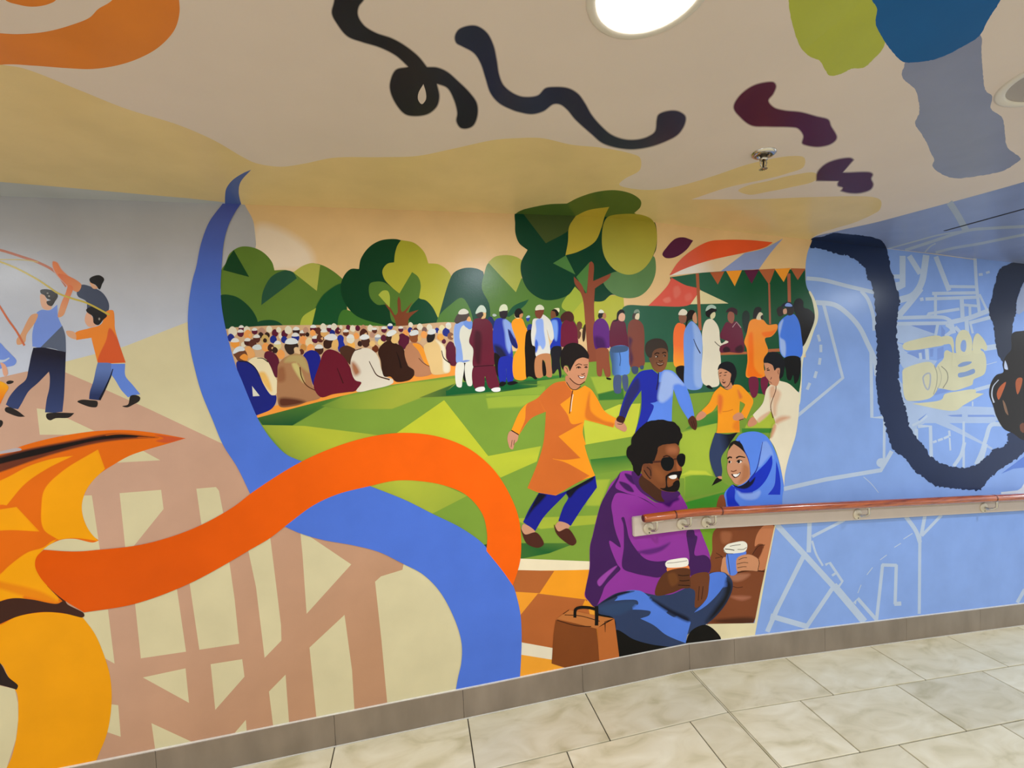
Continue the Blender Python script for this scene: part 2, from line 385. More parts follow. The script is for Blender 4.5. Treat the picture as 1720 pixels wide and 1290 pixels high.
def offset(q, d):
    n = len(q); out = []; sg = 1 if area(q) > 0 else -1
    for i in range(n):
        a, b, c = q[i - 1], q[i], q[(i + 1) % n]
        n1 = (b[1] - a[1], a[0] - b[0]); n2 = (c[1] - b[1], b[0] - c[0])
        l1 = math.hypot(*n1) or 1; l2 = math.hypot(*n2) or 1
        m = (n1[0] / l1 + n2[0] / l2, n1[1] / l1 + n2[1] / l2); l = math.hypot(*m)
        if l < .3: m = (n1[0] / l1, n1[1] / l1); l = 1
        out.append((b[0] + sg * d * m[0] / l, b[1] + sg * d * m[1] / l))
    return out
def P(s, col, g=None, soft=0, st=False, rag=0):
    """an area; g = ('x,y x,y' in any view, second colour) makes a blend, soft = sprayed edge in pixels"""
    q = curve(pts(s, st))
    if rag: q = ragged(q, rag, random.Random(len(s)))
    return dict(q=q, col=hexc(col), g=(pts(g[0]), hexc(g[1])) if g else None, soft=soft)
def K(s, w, col, st=False, closed=False, soft=0):
    """a brush line of width w pixels (or (start, end))"""
    pp = pts(s, st); 
    if closed: pp = pp + [pp[0]]
    c = curve(pp, False); n = len(c); l = []; r = []
    w0, w1 = w if isinstance(w, tuple) else (w, w)
    for i, p in enumerate(c):
        a, b = c[max(i - 1, 0)], c[min(i + 1, n - 1)]; dx, dy = b[0] - a[0], b[1] - a[1]; L = math.hypot(dx, dy) or 1
        h = (w0 + (w1 - w0) * i / max(n - 1, 1)) / 2
        l.append((p[0] - dy / L * h, p[1] + dx / L * h)); r.append((p[0] + dy / L * h, p[1] - dx / L * h))
    strips = [[l[i], l[i + 1], r[i + 1], r[i]] for i in range(n - 1)]
    return dict(strips=strips, q=l + r[::-1], col=hexc(col), g=None, soft=0)
def O(s, rx, ry, col, soft=0, n=20):
    x, y, _ = pts(s)[0]
    sc = VW[s.split()[0][1:]][2] if s[0] == '@' else 1
    return dict(q=[(x + rx * sc * math.cos(2 * math.pi * k / n), y + ry * sc * math.sin(2 * math.pi * k / n)) for k in range(n)], col=hexc(col), g=None, soft=soft)
LAYERS = {'wall': [], 'ceil': []}; EPS = 5e-5
def layer_for(q, sf):
    x0 = min(p[0] for p in q); x1 = max(p[0] for p in q); y0 = min(p[1] for p in q); y1 = max(p[1] for p in q); m = 0
    for a, b, c, d, l in LAYERS[sf]:
        if a < x1 and b > x0 and c < y1 and d > y0 and l > m: m = l
    LAYERS[sf].append((x0, x1, y0, y1, m + 1)); return m + 1
PAINTED = {'wall': [], 'ceil': []}
def remember(pr, q, sf):
    PAINTED[sf].append((min(p[0] for p in q), max(p[0] for p in q), min(p[1] for p in q), max(p[1] for p in q), q, pr['col'], pr['g'], pr['soft']))
def inside(x, y, q):
    ins = False; j = len(q) - 1
    for i in range(len(q)):
        if (q[i][1] > y) != (q[j][1] > y) and x < (q[j][0] - q[i][0]) * (y - q[i][1]) / (q[j][1] - q[i][1]) + q[i][0]: ins = not ins
        j = i
    return ins
def edge_dist(x, y, q):
    best = 1e9
    for i in range(len(q)):
        ax, ay = q[i - 1]; bx, by = q[i]; dx, dy = bx - ax, by - ay; L = dx * dx + dy * dy or 1e-9
        t = min(1, max(0, ((x - ax) * dx + (y - ay) * dy) / L)); best = min(best, math.hypot(x - ax - t * dx, y - ay - t * dy))
    return best
def host_of(q, sf):
    """the hard-edged area a sprayed patch lies on; the patch stays inside it"""
    tv, tt = tess(q); t = max(tt, key=lambda t: abs(area([tv[i] for i in t]))); x = sum(tv[i][0] for i in t) / 3; y = sum(tv[i][1] for i in t) / 3
    w = (max(p[0] for p in q) - min(p[0] for p in q)) * (max(p[1] for p in q) - min(p[1] for p in q))
    for x0, x1, y0, y1, h, c, g, so in reversed(PAINTED[sf]):
        if so or x < x0 or x > x1 or y < y0 or y > y1 or (x1 - x0) * (y1 - y0) < w * 1.05: continue
        if inside(x, y, h): return h, c, g
    return None, None, None
def spray(q, soft, sf):
    """triangles of a patch with feathered rim: list of [(x, y, strength)]"""
    qi = offset(q, -soft / 2); qo = offset(q, soft / 2); h, hc, hg = host_of(q, sf)
    loops = [qo, qi] + ([h] if h else []); pts_ = []; ed = []; fc = []
    for l in loops:
        k = len(pts_); pts_ += [Vector(p) for p in l]; n = len(l); ed += [(k + i, k + (i + 1) % n) for i in range(n)]; fc.append(list(range(k, k + n)))
    v, e, f, *_ = delaunay_2d_cdt(pts_, ed, [], 0, 1e-5)
    al = {}
    def strength(i):
        if i not in al:
            d = edge_dist(v[i].x, v[i].y, q); d = d if inside(v[i].x, v[i].y, q) else -d; al[i] = min(1, max(0, .5 + d / soft))
        return al[i]
    out = []
    for t in f:
        cx = sum(v[i].x for i in t) / len(t); cy = sum(v[i].y for i in t) / len(t)
        if not inside(cx, cy, qo) or (h and not inside(cx, cy, h)): continue
        out.append([(v[i].x, v[i].y, strength(i)) for i in t])
    return out, h, hc, hg
def tint(x, y, c, g):
    if not g: return c
    (a, b), c2 = g; dx, dy = b[0] - a[0], b[1] - a[1]
    t = min(1, max(0, ((x - a[0]) * dx + (y - a[1]) * dy) / (dx * dx + dy * dy))); return tuple(c[k] + (c2[k] - c[k]) * t for k in range(3))
def under(x, y, sf, default):
    """the colour already on the surface at a point: what a sprayed edge fades into"""
    for x0, x1, y0, y1, q, c, g, so in reversed(PAINTED[sf]):
        if x < x0 or x > x1 or y < y0 or y > y1: continue
        if inside(x, y, q):
            return tint(x, y, c, g)
    return hexc('#ddd0c6') if sf == 'ceil' else default
def clip(poly, f):
    """poly: list of (p, rgba); keep f >= 0"""
    out = []
    for i in range(len(poly)):
        a, b = poly[i - 1], poly[i]; fa, fb = f(a[0]), f(b[0])
        if (fa >= 0) != (fb >= 0):
            t = fa / (fa - fb); out.append((tuple(a[0][k] + (b[0][k] - a[0][k]) * t for k in range(len(a[0]))), tuple(a[1][k] + (b[1][k] - a[1][k]) * t for k in range(3))))
        if fb >= 0: out.append(b)
    return out
def dense(q):
    out = []
    for i in range(len(q)):
        a, b = q[i], q[(i + 1) % len(q)]; n = max(1, int(math.hypot(b[0] - a[0], b[1] - a[1]) / 30))
        out += [(a[0] + (b[0] - a[0]) * k / n, a[1] + (b[1] - a[1]) * k / n) for k in range(n)]
    return out
def tess(q):
    """constrained Delaunay triangles of an outline: returns points and index triples"""
    n = len(q)
    v, e, f, *_ = delaunay_2d_cdt([Vector(p) for p in q], [(i, (i + 1) % n) for i in range(n)], [], 1, 1e-5)
    return [(p.x, p.y) for p in v], f
def paint(parent, name, prims, label=None, surf='wall', group=None):
    if len(prims) > 1 and parent not in (MU, CM) and name.endswith(('shade', 'fold', 'light', 'blotch')):
        for pr in prims: paint(parent, name, [pr], label, surf, group)       # separate patches stay separate
        return
    V = []; Fc = []; COL = []
    for pr in prims:
        if surf != 'wall': pr['q'] = dense(pr['q'])
        for sf in (('wall', 'ceil') if surf == 'both' else (surf,)):
            ly = layer_for(pr['q'] if not pr['soft'] else offset(pr['q'], pr['soft'] / 2), sf) * EPS
            if sf == 'wall':
                to = lambda x, y: (lambda w: (w.x, w.z))(on_wall(x, y)); lift = lambda p: (p[0], -ly, p[1])
                halves = [[lambda p: zceil(-9) - p[1], lambda p: ZC + S * (p[0] - XC) - p[1]]]
            else:
                to = lambda x, y: (lambda w: (w.x, w.y))(on_ceil(x, y)); lift = lambda p: (p[0], p[1], zceil(p[0]) - ly)
                halves = [[lambda p: -p[1], lambda p: XC - p[0]], [lambda p: -p[1], lambda p: p[0] - XC]]
            c = pr['col']; gr = pr['g']
            if gr:
                (g0, g1), c2 = gr; A = to(g0[0], g0[1]); B = to(g1[0], g1[1]); dx, dy = B[0] - A[0], B[1] - A[1]; L2 = dx * dx + dy * dy
                tf = lambda p: ((p[0] - A[0]) * dx + (p[1] - A[1]) * dy) / L2
                def colr(p):
                    t = min(1, max(0, tf(p))); return tuple(c[k] + (c2[k] - c[k]) * t for k in range(3))
                bands = [[lambda p: -tf(p)], [tf, lambda p: 1 - tf(p)], [lambda p: tf(p) - 1]]
            else:
                colr = lambda p: c; bands = [[]]
            polys = []; rim = []
            if 'strips' in pr:
                for sq in pr['strips']: polys.append([to(*p) for p in sq])
            elif pr['soft']:
                cache = {}
                tris, h, hc, hg = spray(pr['q'], pr['soft'], sf)
                for t in tris:
                    row = []
                    for x, y, st_ in t:
                        p = to(x, y); k = colr(p)
                        if st_ < .999:
                            if (x, y) not in cache: cache[(x, y)] = tint(x, y, hc, hg) if h and (edge_dist(x, y, h) < .8 or not inside(x, y, h)) else under(x, y, sf, k)
                            u_ = cache[(x, y)]; k = tuple(u_[m] + (k[m] - u_[m]) * st_ for m in range(3))
                        row.append((p, k))
                    rim.append(row)
                remember(pr, offset(pr['q'], -pr['soft'] / 2), sf)
            else:
                tv, tf_ = tess(pr['q']); polys += [[to(*tv[i]) for i in t] for t in tf_]
                remember(pr, pr['q'], sf)
            for po in rim:
                for hv in halves:
                    w = po
                    for f in hv:
                        w = clip(w, f)
                        if len(w) < 3: break
                    if len(w) < 3: continue
                    i0 = len(V)
                    for p, k in w: V.append(lift(p)); COL.append((*k, 1))
                    Fc.append(list(range(i0, i0 + len(w))))
            for po in polys:
                po = [(p, (0, 0, 0)) for p in po]
                for hv in halves:
                    for bd in bands:
                        w = po
                        for f in hv + bd:
                            w = clip(w, f)
                            if len(w) < 3: break
                        if len(w) < 3: continue
                        i0 = len(V)
                        for p, _ in w: V.append(lift(p)); COL.append((*colr(p), 1))
                        Fc.append(list(range(i0, i0 + len(w))))
    me = bpy.data.meshes.new(name); me.from_pydata(V, [], Fc); me.update()
    at = me.color_attributes.new('Col', 'FLOAT_COLOR', 'POINT')
    at.data.foreach_set('color', [x for c in COL for x in c])
    return link(name, me, 'paint', parent, label, group=group)
# ------------------------------------------------------------------ the mural: grounds
MU = empty('wall_mural', (0, 0, 0), 'bright painted wall mural of a park gathering, ribbons and a street map', 'mural')
CM = empty('ceiling_mural', (0, -.5, ZC), 'painted ceiling mural of dark squiggles, tan waves and coloured blobs', 'mural')
# ------------------------------------------------------------------ ceiling
def cpart(n, prims, label=None): return paint(CM, n, prims, label, 'ceil')
TAN = '#e2ca92'
cpart('painted_tan_wave', [P('@PX -900,-90c 0,108 40,115 130,150 210,182 300,210 360,236 410,265 430,274 470,280 510,275 560,265 640,264 700,262 760,250 830,235 870,232 910,232 960,243 1010,248 1060,258 1075,265 1075,285 1050,300 1040,310 1070,318 1110,318 1150,310 1200,295 1260,275 1330,262 1351,265 1350,280 1320,292 1290,300 1222,315 1161,335c 1290,334 1365,331 1471,332 1480,338 1478,352 1466,360 1440,372 1362,402 1362,425c -900,420c', TAN)], 'broad tan wave along the wall side of the ceiling')
cpart('painted_tan_finger', [P('@PX 1240,320 1255,312 1290,304 1332,294 1368,290 1374,296 1368,304 1326,315 1290,322 1258,327', TAN)], 'small tan stroke near the sprinkler')
cpart('painted_grey_strip', [P('@PX -900,200 0,305.5 112,315 223,325 321,333.5 388,341 388,370 -900,370', '#b9bdc0', st=True)], 'pale grey strip where the ceiling meets the left wall')
cpart('painted_orange_loop', [P('@A1 -900,560 -900,120 0,200 120,205 280,190 430,150 540,105 590,55 680,-5 760,-200 1000,-300 1060,-120 1078,0 1080,80 1050,180 960,280 850,345 720,390 560,415 400,410 200,395 0,390', '#df8430')], 'orange loop at the upper left of the ceiling')
cpart('painted_orange_spot', [P('@A1 30,-5 120,30 200,40 290,25 340,-5 330,-80 60,-80', '#df8430')], 'small orange spot inside the orange loop')
sq = cpart('painted_squiggle', [P('@A2 480,-200c 470,0 455,80 490,150 550,220 640,255 740,285 840,335 915,402c 840,420 805,500 810,560 850,640 900,690 970,700 1040,685 1090,640 1105,580 1090,505c 1150,530 1190,600 1210,680 1205,730 1230,770 1270,775 1310,755 1335,690 1330,620 1290,560 1220,490 1150,430 1090,405 1030,402c 980,340 900,275 820,230 720,195 650,150 615,90 620,40 650,0 760,-200c', '#23252f', soft=3)], 'black looping squiggle with a small eye hole')
paint(sq, 'eye_hole', [P('@A2 1008,506c 978,560 976,600 998,627 1022,600 1023,560', '#ddd0c6')], surf='ceil')
cpart('painted_squiggle', [P('@A2 1195,225 1215,180 1270,155 1330,155 1390,195 1430,270 1450,360 1465,450 1490,510 1541,555 @A3 60,580 130,580 160,570 200,530 260,522 340,530 400,565 440,620 480,690 540,760 600,810 680,838 760,838 820,820 860,790 870,720 880,690 930,668 1000,668 1045,700 1040,750 1000,810 930,850 830,885 720,900 620,888 540,860 480,810 380,720 330,660 290,630 250,628 190,670 120,688 40,675 0,662 @A2 1460,620 1410,560 1380,470 1350,380 1310,320 1240,280 1205,260', '#2b3147', soft=3)], 'long navy squiggle wriggling across the ceiling')
cpart('painted_purple_stroke', [P('@PX 1232,181 1240,163 1262,145 1285,138 1300,138 1304,144 1299,158 1291,169 1300,180 1317,185 1345,188 1371,195 1392,201 1396,211 1406,231 1398,241 1375,247 1353,244 1347,241 1349,228 1340,216 1330,214 1290,213 1262,211 1244,198', '#53233f', soft=3)], 'larger maroon stroke on the ceiling')
cpart('painted_purple_stroke', [P('@A4 290,1090c 295,1040 340,990 410,960 500,950 518,962c 450,1038c 620,1038 632,1050 622,1075 635,1110 620,1140 560,1162 490,1163 435,1150c 450,1130 420,1120 418,1105 425,1090c', '#4d2138', soft=3)], 'smaller notched maroon stroke on the ceiling')
cpart('painted_grey_blue_patch', [P('@A4 810,330 825,372 805,450 830,490 880,530 905,600 910,680 885,745 920,800 960,870 980,920 1000,960 990,1000 1040,1045 1120,1072 1260,1060 1420,1025 1490,985 1520,955 1440,885 1425,790 1410,710 1340,650 1350,580 1310,545 1295,460 1285,330 1270,200', '#8b92ac', rag=.5)], 'grey-blue ragged patch hanging from the blue blob')
cpart('painted_lime_blob', [P('@A4 100,-250 120,-40 130,60 150,160 200,290 260,345 310,365 350,430 370,455 440,445 500,415 580,405 640,350 700,275 700,60 620,-250', '#b3bb42', rag=.4)], 'lime green blob at the top edge')
cpart('painted_blue_blob', [P('@A4 560,-250 620,-10 655,50 648,140 690,230 740,300 810,370 900,374 1020,352 1150,292 1270,217 1330,110 1400,0 1500,-250', '#205f9c', rag=.4)], 'deep blue blob at the top edge')
cb_ = cpart('painted_blue_map', [P('@PX 1361,403 1407,388 1469,374 1522,360 1600,339 1720,305.5 1900,250 2600,60c 2600,520c 1361,425c', '#8b9ac4')], 'blue grey map area over the right of the ceiling')
for s, w in (('@F5 740,310 800,400 850,480 905,580 960,680', 11), ('@F5 -60,920 0,903 300,820 600,740 900,690', 2.6), ('@F5 160,940 500,830 980,680 1300,650 1900,620', 5), ('@F5 420,965 490,890 560,850', 2.5), ('@F5 560,970 800,910 1100,860 1400,800 1900,700', 4.5)):
    paint(cb_, 'map_road', [K(s, w, '#a8b2bf')], surf='ceil')
def part(n, prims, label=None, surf='wall', group=None): return paint(MU, n, prims, label, surf, group)
PEACH, CREAM, PINK, MAP, ROAD = '#e6c18c', '#d5c9a1', '#c2967c', '#88a7e4', '#b9c8de'
part('painted_grey_sky', [P('-900,150 380,290 411,335 426,373 430,410 425,443 400,560 317,560 105,640 -900,1000', '#b2b1b6', g=('@PX 250,400 250,600', '#c3c8d8'), st=True)], 'grey lavender painted sky at the left')
mapf = part('painted_map_ground', [P('1230,380 1364,396 3200,520 3200,1100 1230,1180', MAP, st=True)], 'blue painted street map ground at the right')
part('painted_cream_ground', [P('100,610 209,582 317,540 470,480 560,560 900,960 900,1320 -900,1700 -900,900 20,640 60,624', CREAM, st=True)], 'cream painted ground behind the tower pattern')
tower = part('painted_timber_frame', [P('-900,1000 0,634 44,624 109,625 151,643 250,687 377,747 440,830 560,860 690,930 678,947c 676,957 660,962 640,968 630,977 @B5 755,520 790,900 800,1000 @PX 640,1300 -900,1750', '#c89f88', g=('@PX 250,800 620,1100', '#bd8e6d'), st=True)], 'dusty pink painted beams with cream gaps')
for s in ('@B7 860,420 965,477 640,495 600,470', '@B7 490,690 553,688 603,1025 250,1025 250,940 490,900', '@B7 720,675 970,655 985,770 800,1000 800,1030 757,1030',
          '@B7 1182,648 1300,638 1318,660 1345,800 1215,880', '@E1 425,935 530,950 780,1050 1090,1195 800,1240 460,1240', '@B6 470,360 650,335 690,662 560,590',
          '@B6 812,290 1065,210 1120,590 848,630', '@B6 1140,170 1380,45 1412,270 1440,542 1200,578', '@B6 860,745 1117,690 1138,898', '@B6 1268,665 1458,635 1472,740 1296,940',
          '@B6 912,1020 1150,1130 935,1185', '@B6 1480,1000 1485,1065 1410,1082', '@B6 660,905 712,912 727,1102 620,1065', '@PX 416,920 453,895 466,1000 472,1050 472.7,1076 444.5,1105 430,986',
          '@PX 504,890 590,948 515,1031 508,930', '@B5 533,368 578,700 593,948 365,1000 322,565', '@B5 178,728 200,1030 105,1050 78,830', '@B6 -400,700 90,815 108,900 110,1000 95,1120 40,1290 0,1500 -400,1500'):
    paint(tower, 'cream_gap', [P(s, CREAM, st=True)])
# ------------------------------------------------------------------ street map lines
def roads(name, items, col=ROAD):
    for it in items: paint(mapf, name, [K(it[0], it[1], col, st=len(it) > 2)])
pale = '#aabdde'
for s in ('@E5 210,1170 380,1190 700,1295 210,1295', '@E2 110,20 300,50 640,160 500,190 210,280 100,260', '@E2 100,260 210,300 220,370 390,470 640,500 600,560 210,600 130,480',
          '@E2 130,720 200,800 220,1000 700,1100 1000,1080 1370,1095 1400,1200 1380,1295 230,1295 160,1000',
          '@E6 130,30 850,50 1240,30 1240,110 1270,190 640,200 830,300 1200,520 1190,545 1060,470 700,300 440,190 330,250 290,260 290,400 200,330 150,120'):
    paint(mapf, 'map_block', [P(s, pale, st=True)])
for s in ('@E2 250,405 290,385 475,355 480,480 430,480 385,460', '@E2 545,350 590,345 585,450 550,450', '@E2 640,345 720,320 720,460 640,490', '@E2 600,900 700,850 820,880 600,945',
          '@E2 300,50 620,45 600,155', '@E2 690,50 740,120 730,190 690,180', '@E6 650,125 830,115 830,145 700,140', '@E6 900,120 1210,120 1240,145 900,145', '@E6 300,180 410,100 330,200',
          '@E2 840,95 900,75 910,130 880,145'):
    paint(mapf, 'map_block', [P(s, '#7c97d6', st=True)])
roads('map_road', [('@B1 232,385 330,395 470,430 640,470', 6.5), ('@B1 560,460 600,510 635,620 640,700', 6), ('@B1 285,530 400,545 480,600 550,680 600,780 640,870 655,970', 8),
    ('@B1 335,545 450,985 175,1215', 5.5, 1), ('@B1 620,830 625,1222 700,1222', 5.5, 1), ('@B2 95,578 350,520 680,465 745,350', 7, 1), ('@B2 700,160 698,440', 4.5, 1), ('@B2 575,505 620,545 665,600', 1.2),
    ('@E5 290,240 290,650 180,690', 10, 1), ('@E5 130,520 290,520', 7, 1), ('@E5 130,640 290,610', 7, 1), ('@E5 380,240 530,480', 9, 1), ('@E5 610,230 575,480 560,560 510,680 420,780 240,840', 11), ('@E5 540,680 400,860 220,1070', 10),
    ('@E5 740,250 830,480 920,710', 8, 1), ('@E5 920,655 1290,660', 5, 1), ('@E5 690,750 1320,740', 5.5, 1), ('@E5 600,825 1290,800', 5.5, 1), ('@E5 735,760 735,1050', 5, 1),
    ('@E5 625,1060 640,1025 1060,960', 5, 1), ('@E5 1270,270 1290,640 1330,1010', 5.5, 1), ('@E5 1330,760 1430,970', 4, 1), ('@E5 1090,820 1105,1130', 7, 1), ('@E5 1200,900 1205,1060', 4.5, 1), ('@E5 1120,905 1310,920', 4.5, 1),
    ('@E5 210,1080 800,1070 880,1085 940,1120', 6), ('@E5 940,1140 1200,1080 1460,980', 8, 1), ('@E5 1190,1150 1490,1070', 6, 1), ('@E5 210,1160 900,1150', 6, 1), ('@E5 930,1110 980,1290', 9, 1), ('@E5 1155,1120 1165,1290', 7, 1),
    ('@E5 1200,1130 1240,1290', 4, 1), ('@E5 765,1170 735,1320', 5, 1), ('@E5 880,1170 960,1240 870,1330', 6), ('@E5 1320,495 1375,490', 4.5, 1), ('@E5 1420,472 1470,455', 4, 1), ('@E5 545,805 555,850', 6, 1), ('@E5 1000,1200 1090,1300', 6, 1),
    ('@E2 420,400 430,480', 5), ('@E2 505,350 515,490', 6, 1), ('@E2 1230,345 1420,315', 9, 1), ('@E2 1120,875 1340,815', 6, 1), ('@E2 1250,555 1400,515', 1, 1), ('@E2 1090,1020 1090,1080', 2.5, 1),
    ('@E6 300,260 450,258 460,640', 6, 1), ('@E6 280,290 280,420', 6, 1), ('@E6 850,200 850,760', 4, 1), ('@E6 860,450 820,600 730,740', 6), ('@E6 1320,235 1180,245 1120,400 1070,560 1000,720', 7), ('@E6 1120,470 1050,730', 6, 1),
    ('@E6 480,452 525,435', 4, 1), ('@E6 540,430 600,408', 4, 1), ('@E6 610,405 670,378', 4, 1), ('@E6 675,310 682,380', 4, 1), ('@E6 680,395 690,550', 3, 1), ('@E6 230,250 330,200 410,130', 4, 1),
    ('@B2 40,780 230,985 400,1170 560,1350', 9.5, 1), ('@B2 215,980 60,1290 20,1380', 7.5, 1), ('@B2 250,780 245,960', 7.5, 1), ('@B2 265,865 460,765', 5, 1), ('@B2 265,890 290,970 330,1040', 3.5),
    ('@B2 345,1035 372,1022 448,1135 422,1170', 4.5, 1), ('@B2 385,1100 412,1082', 4, 1), ('@B3 15,375 240,440', 9, 1), ('@B3 390,205 225,450', 7, 1), ('@B3 60,320 -5,470', 8, 1), ('@B3 395,190 580,410', 12, 1),
    ('@B3 652,410 690,65', 5.5, 1), ('@B3 685,68 775,70', 5.5, 1), ('@B3 772,66 765,305', 5.5, 1), ('@B3 760,302 802,300', 7, 1), ('@B3 520,300 540,270 650,395', 6, 1), ('@B2 830,745 890,830 915,900', 7), ('@B2 945,735 922,860', 6, 1), ('@B2 1045,735 925,860', 5, 1), ('@B2 914,860 910,1330', 5.2, 1),
    ('@B3 1545,215 1500,295', 6, 1)])
roads('map_dash', [('@B1 300,725 312,765', 4.5, 1), ('@B1 318,785 318,830', 4.8, 1), ('@B1 314,865 308,905', 4.8, 1), ('@B1 292,945 280,985', 5, 1), ('@B1 252,1015 235,1055', 5, 1),
    ('@B2 870,845 815,880', 1.4, 1), ('@B2 800,905 760,930', 1.4, 1), ('@B2 715,975 675,1005', 1.4, 1), ('@B2 630,1050 595,1095', 1.4, 1), ('@B2 560,1155 540,1205', 1.4, 1)])
paint(mapf, 'map_block', [O('@B2 682,420', 30, 28, ROAD)])
paint(mapf, 'map_block', [P('@E6 1300,1050 1500,1030 1545,1000 1580,940 1700,900 1700,1080 1300,1078', '#d3d9e4', st=True)])
paint(mapf, 'map_block', [P('@E6 1300,830 1577,620 1700,560 1700,740 1450,770', '#5d7fd0', st=True)])
paint(mapf, 'bare_edge', [K('@PX 1489,417 1560,425.5 1639,436', 1.3, '#d8c9b2', st=True)])
cmr = part('painted_film_camera', [P('@E2 840,400 1220,380 1245,660 1100,745 1090,800 1000,840 860,880 720,860 640,840 600,700 640,560 720,470 730,390 760,365', '#cfcaa8')], 'cream silhouette of a film camera on the map')
CAMC = '#d2cdaa'
for n, s in (('microphone', '@E2 195,320 215,280 420,215 620,178 690,195 720,240 730,290 600,325 230,362'), ('microphone_arm', '@E2 690,200 820,195 850,280 850,400 890,560 830,560 835,430 800,290 720,290'),
             ('film_reel', '@E2 870,280 890,180 950,110 1020,120 1070,200 1085,320 1060,410 900,430'), ('viewfinder', '@E2 1100,400 1110,190 1150,150 1200,190 1250,260 1275,330 1260,370 1190,345 1200,400'),
             ('lens_hood', '@E2 200,620 240,590 540,515 600,560 640,640 650,760 620,900 540,980 250,1005 220,960 195,700'), ('base_plate', '@E2 320,1050c 700,990 730,930 900,890 1130,870 1130,910c 1235,920c 970,1070 870,1135')):
    paint(cmr, n, [P(s, CAMC)])
paint(cmr, 'reel_hole', [P('@E2 935,300 960,240 995,240 1008,330 985,388 945,370', '#86a0d4')])
paint(cmr, 'body_slot', [P('@E2 900,565 960,520 1080,515 1060,540 920,580', '#8299c4')])
paint(cmr, 'body_slot', [P('@E2 905,665 1000,640 1110,605 1120,650 1000,700 910,710', '#8299c4')])
paint(cmr, 'lens_ring', [K('@E2 600,560 635,660 630,800 590,930', 1.6, '#a8a690'), K('@E2 650,570 690,680 680,780 620,900', 1.2, '#b3b09a'), K('@E2 690,570 760,640 772,740 710,850', 1.3, '#8f8c80')])
paint(cmr, 'lens_glint', [K('@E2 455,720 480,680 540,660 548,780 520,870 480,820', 2.6, '#a9afbb', closed=True)])
# ------------------------------------------------------------------ dark ragged ribbon and hair at the right
NAVY = '#222f50'
rb = part('painted_ragged_ribbon', [P('@B1 240,120 700,120 715,205 740,330 790,500 790,560 772,660 780,800 795,900 785,1000 810,1100 @B2 830,110 860,220 930,310 980,380 1060,430 1160,450 1250,435 1300,400 1350,350 1440,300 1440,250 1541,230 1800,150 1800,300 1541,360 1480,410 1400,460 1330,520 1280,580 1180,582 1100,575 1010,560 940,510 880,470 830,400 750,340 720,250 690,150 665,80 655,0 @B1 650,960 655,850 650,700 645,560 620,420 605,400 580,320 530,275 470,245 400,235 320,205 250,195', NAVY, rag=1.8)], 'ragged dark navy ribbon looping down over the map')
paint(rb, 'ribbon_bend', [P('@PX 1361,403 1382,397 1402,391 1424,393 1452,396 1471,400 1482,405 1489,417 1489,440 1361,430', NAVY, rag=.5)], surf='ceil')
paint(rb, 'ribbon_tail', [P('@E3 1400,40 860,140 700,158 560,240 510,400 460,620 435,750 490,900 510,1060 560,1290 700,1400 720,900 760,760 770,620 810,480 860,380 1200,150', '#2b3246', rag=1.0)])
paint(rb, 'pale_patch', [P('@E3 860,380 820,470 770,610 765,760 800,775 900,700 1100,600 1100,300', '#a2aecb', st=True)])
hair = part('painted_head_of_hair', [P('@E4 700,-60 430,-20 345,0 335,120 300,160 275,220 280,280 230,300 190,360 178,440 205,520 230,600 285,690 350,722 400,760 430,772 600,760 760,500', '#1a1310')], 'dark curly painted hair cut by the right edge')
for s, c in (('@E4 232,440 250,390 298,350 280,410 245,480', '#b5592f'), ('@E4 368,350 385,322 415,322 412,370 382,440', '#a9552e'), ('@E4 275,480 290,500 315,592 295,570', '#7d5c46'), ('@E4 400,660 425,645 432,720 405,705', '#6e3d27'), ('@E4 292,195 312,262 288,255', '#b9c4de')):
    paint(hair, 'curl_highlight', [P(s, c)])
paint(hair, 'curl_highlight', [K('@E4 245,335 205,385 197,450 212,500', (1.2, 2.6), '#bfc5d4')])
# ------------------------------------------------------------------ left figures, wing, ribbons
SK = '#d8a482'
r = part('painted_streamer', [K('@A5 -300,370 0,430 130,470 230,505 330,560 400,650', 4.2, '#bd7358')], 'red brown streamer held up by the children')
part('painted_streamer', [K('@A5 -200,490 150,490 230,503', 1.8, '#c3b06c')], 'pale yellow streamer at the left edge')
ob = part('painted_orange_sleeve', [P('@A5 318,498 345,505 370,545 430,600 500,650 470,680 430,650 420,690 400,640 350,590 320,540', '#dd7c42', soft=2)])
d3 = part('painted_person', [P('@A5 462,685 490,640 560,655 620,690 655,750 655,790 640,815 530,800 520,740 470,710', '#434a60')], 'person seen from behind in a charcoal shirt with raised arm')
paint(d3, 'neck', [P('@A5 540,622 590,660 560,662', SK)])
paint(d3, 'hair', [P('@A5 538,605 560,588 600,582 628,605 615,635 600,668 575,640 545,625', '#1a1613')])
paint(d3, 'arm', [P('@A5 350,575 420,590 490,640 468,682 400,640', '#d98a58', g=('@A5 480,660 350,570', '#d4652c'))])
d1 = part('painted_person', [P('@A5 222,805c 250,790 300,792 345,758c 350,830 375,890c 240,1020c 195,1010c 195,930 210,860', '#7590dc')], 'person in a sleeveless blue top and navy trousers, arms out')
paint(d1, 'top_shade', [P('@A5 375,885c 393,940 398,1048c 300,1020 240,1020c', '#5a6278')])
paint(d1, 'arm', [P('@A5 190,820 228,815 215,860 160,940 150,985 105,1000 100,970 125,935', '#d59c74')])
paint(d1, 'arm', [P('@A5 350,835 365,760 395,690 415,640 440,655 420,720 400,780 380,825', '#d9966c', g=('@A5 380,800 425,640', '#d9703a'))])
paint(d1, 'face', [P('@D8 548,680 600,690 640,770 700,840 690,882 620,890 570,855 545,760', '#dba98c')])
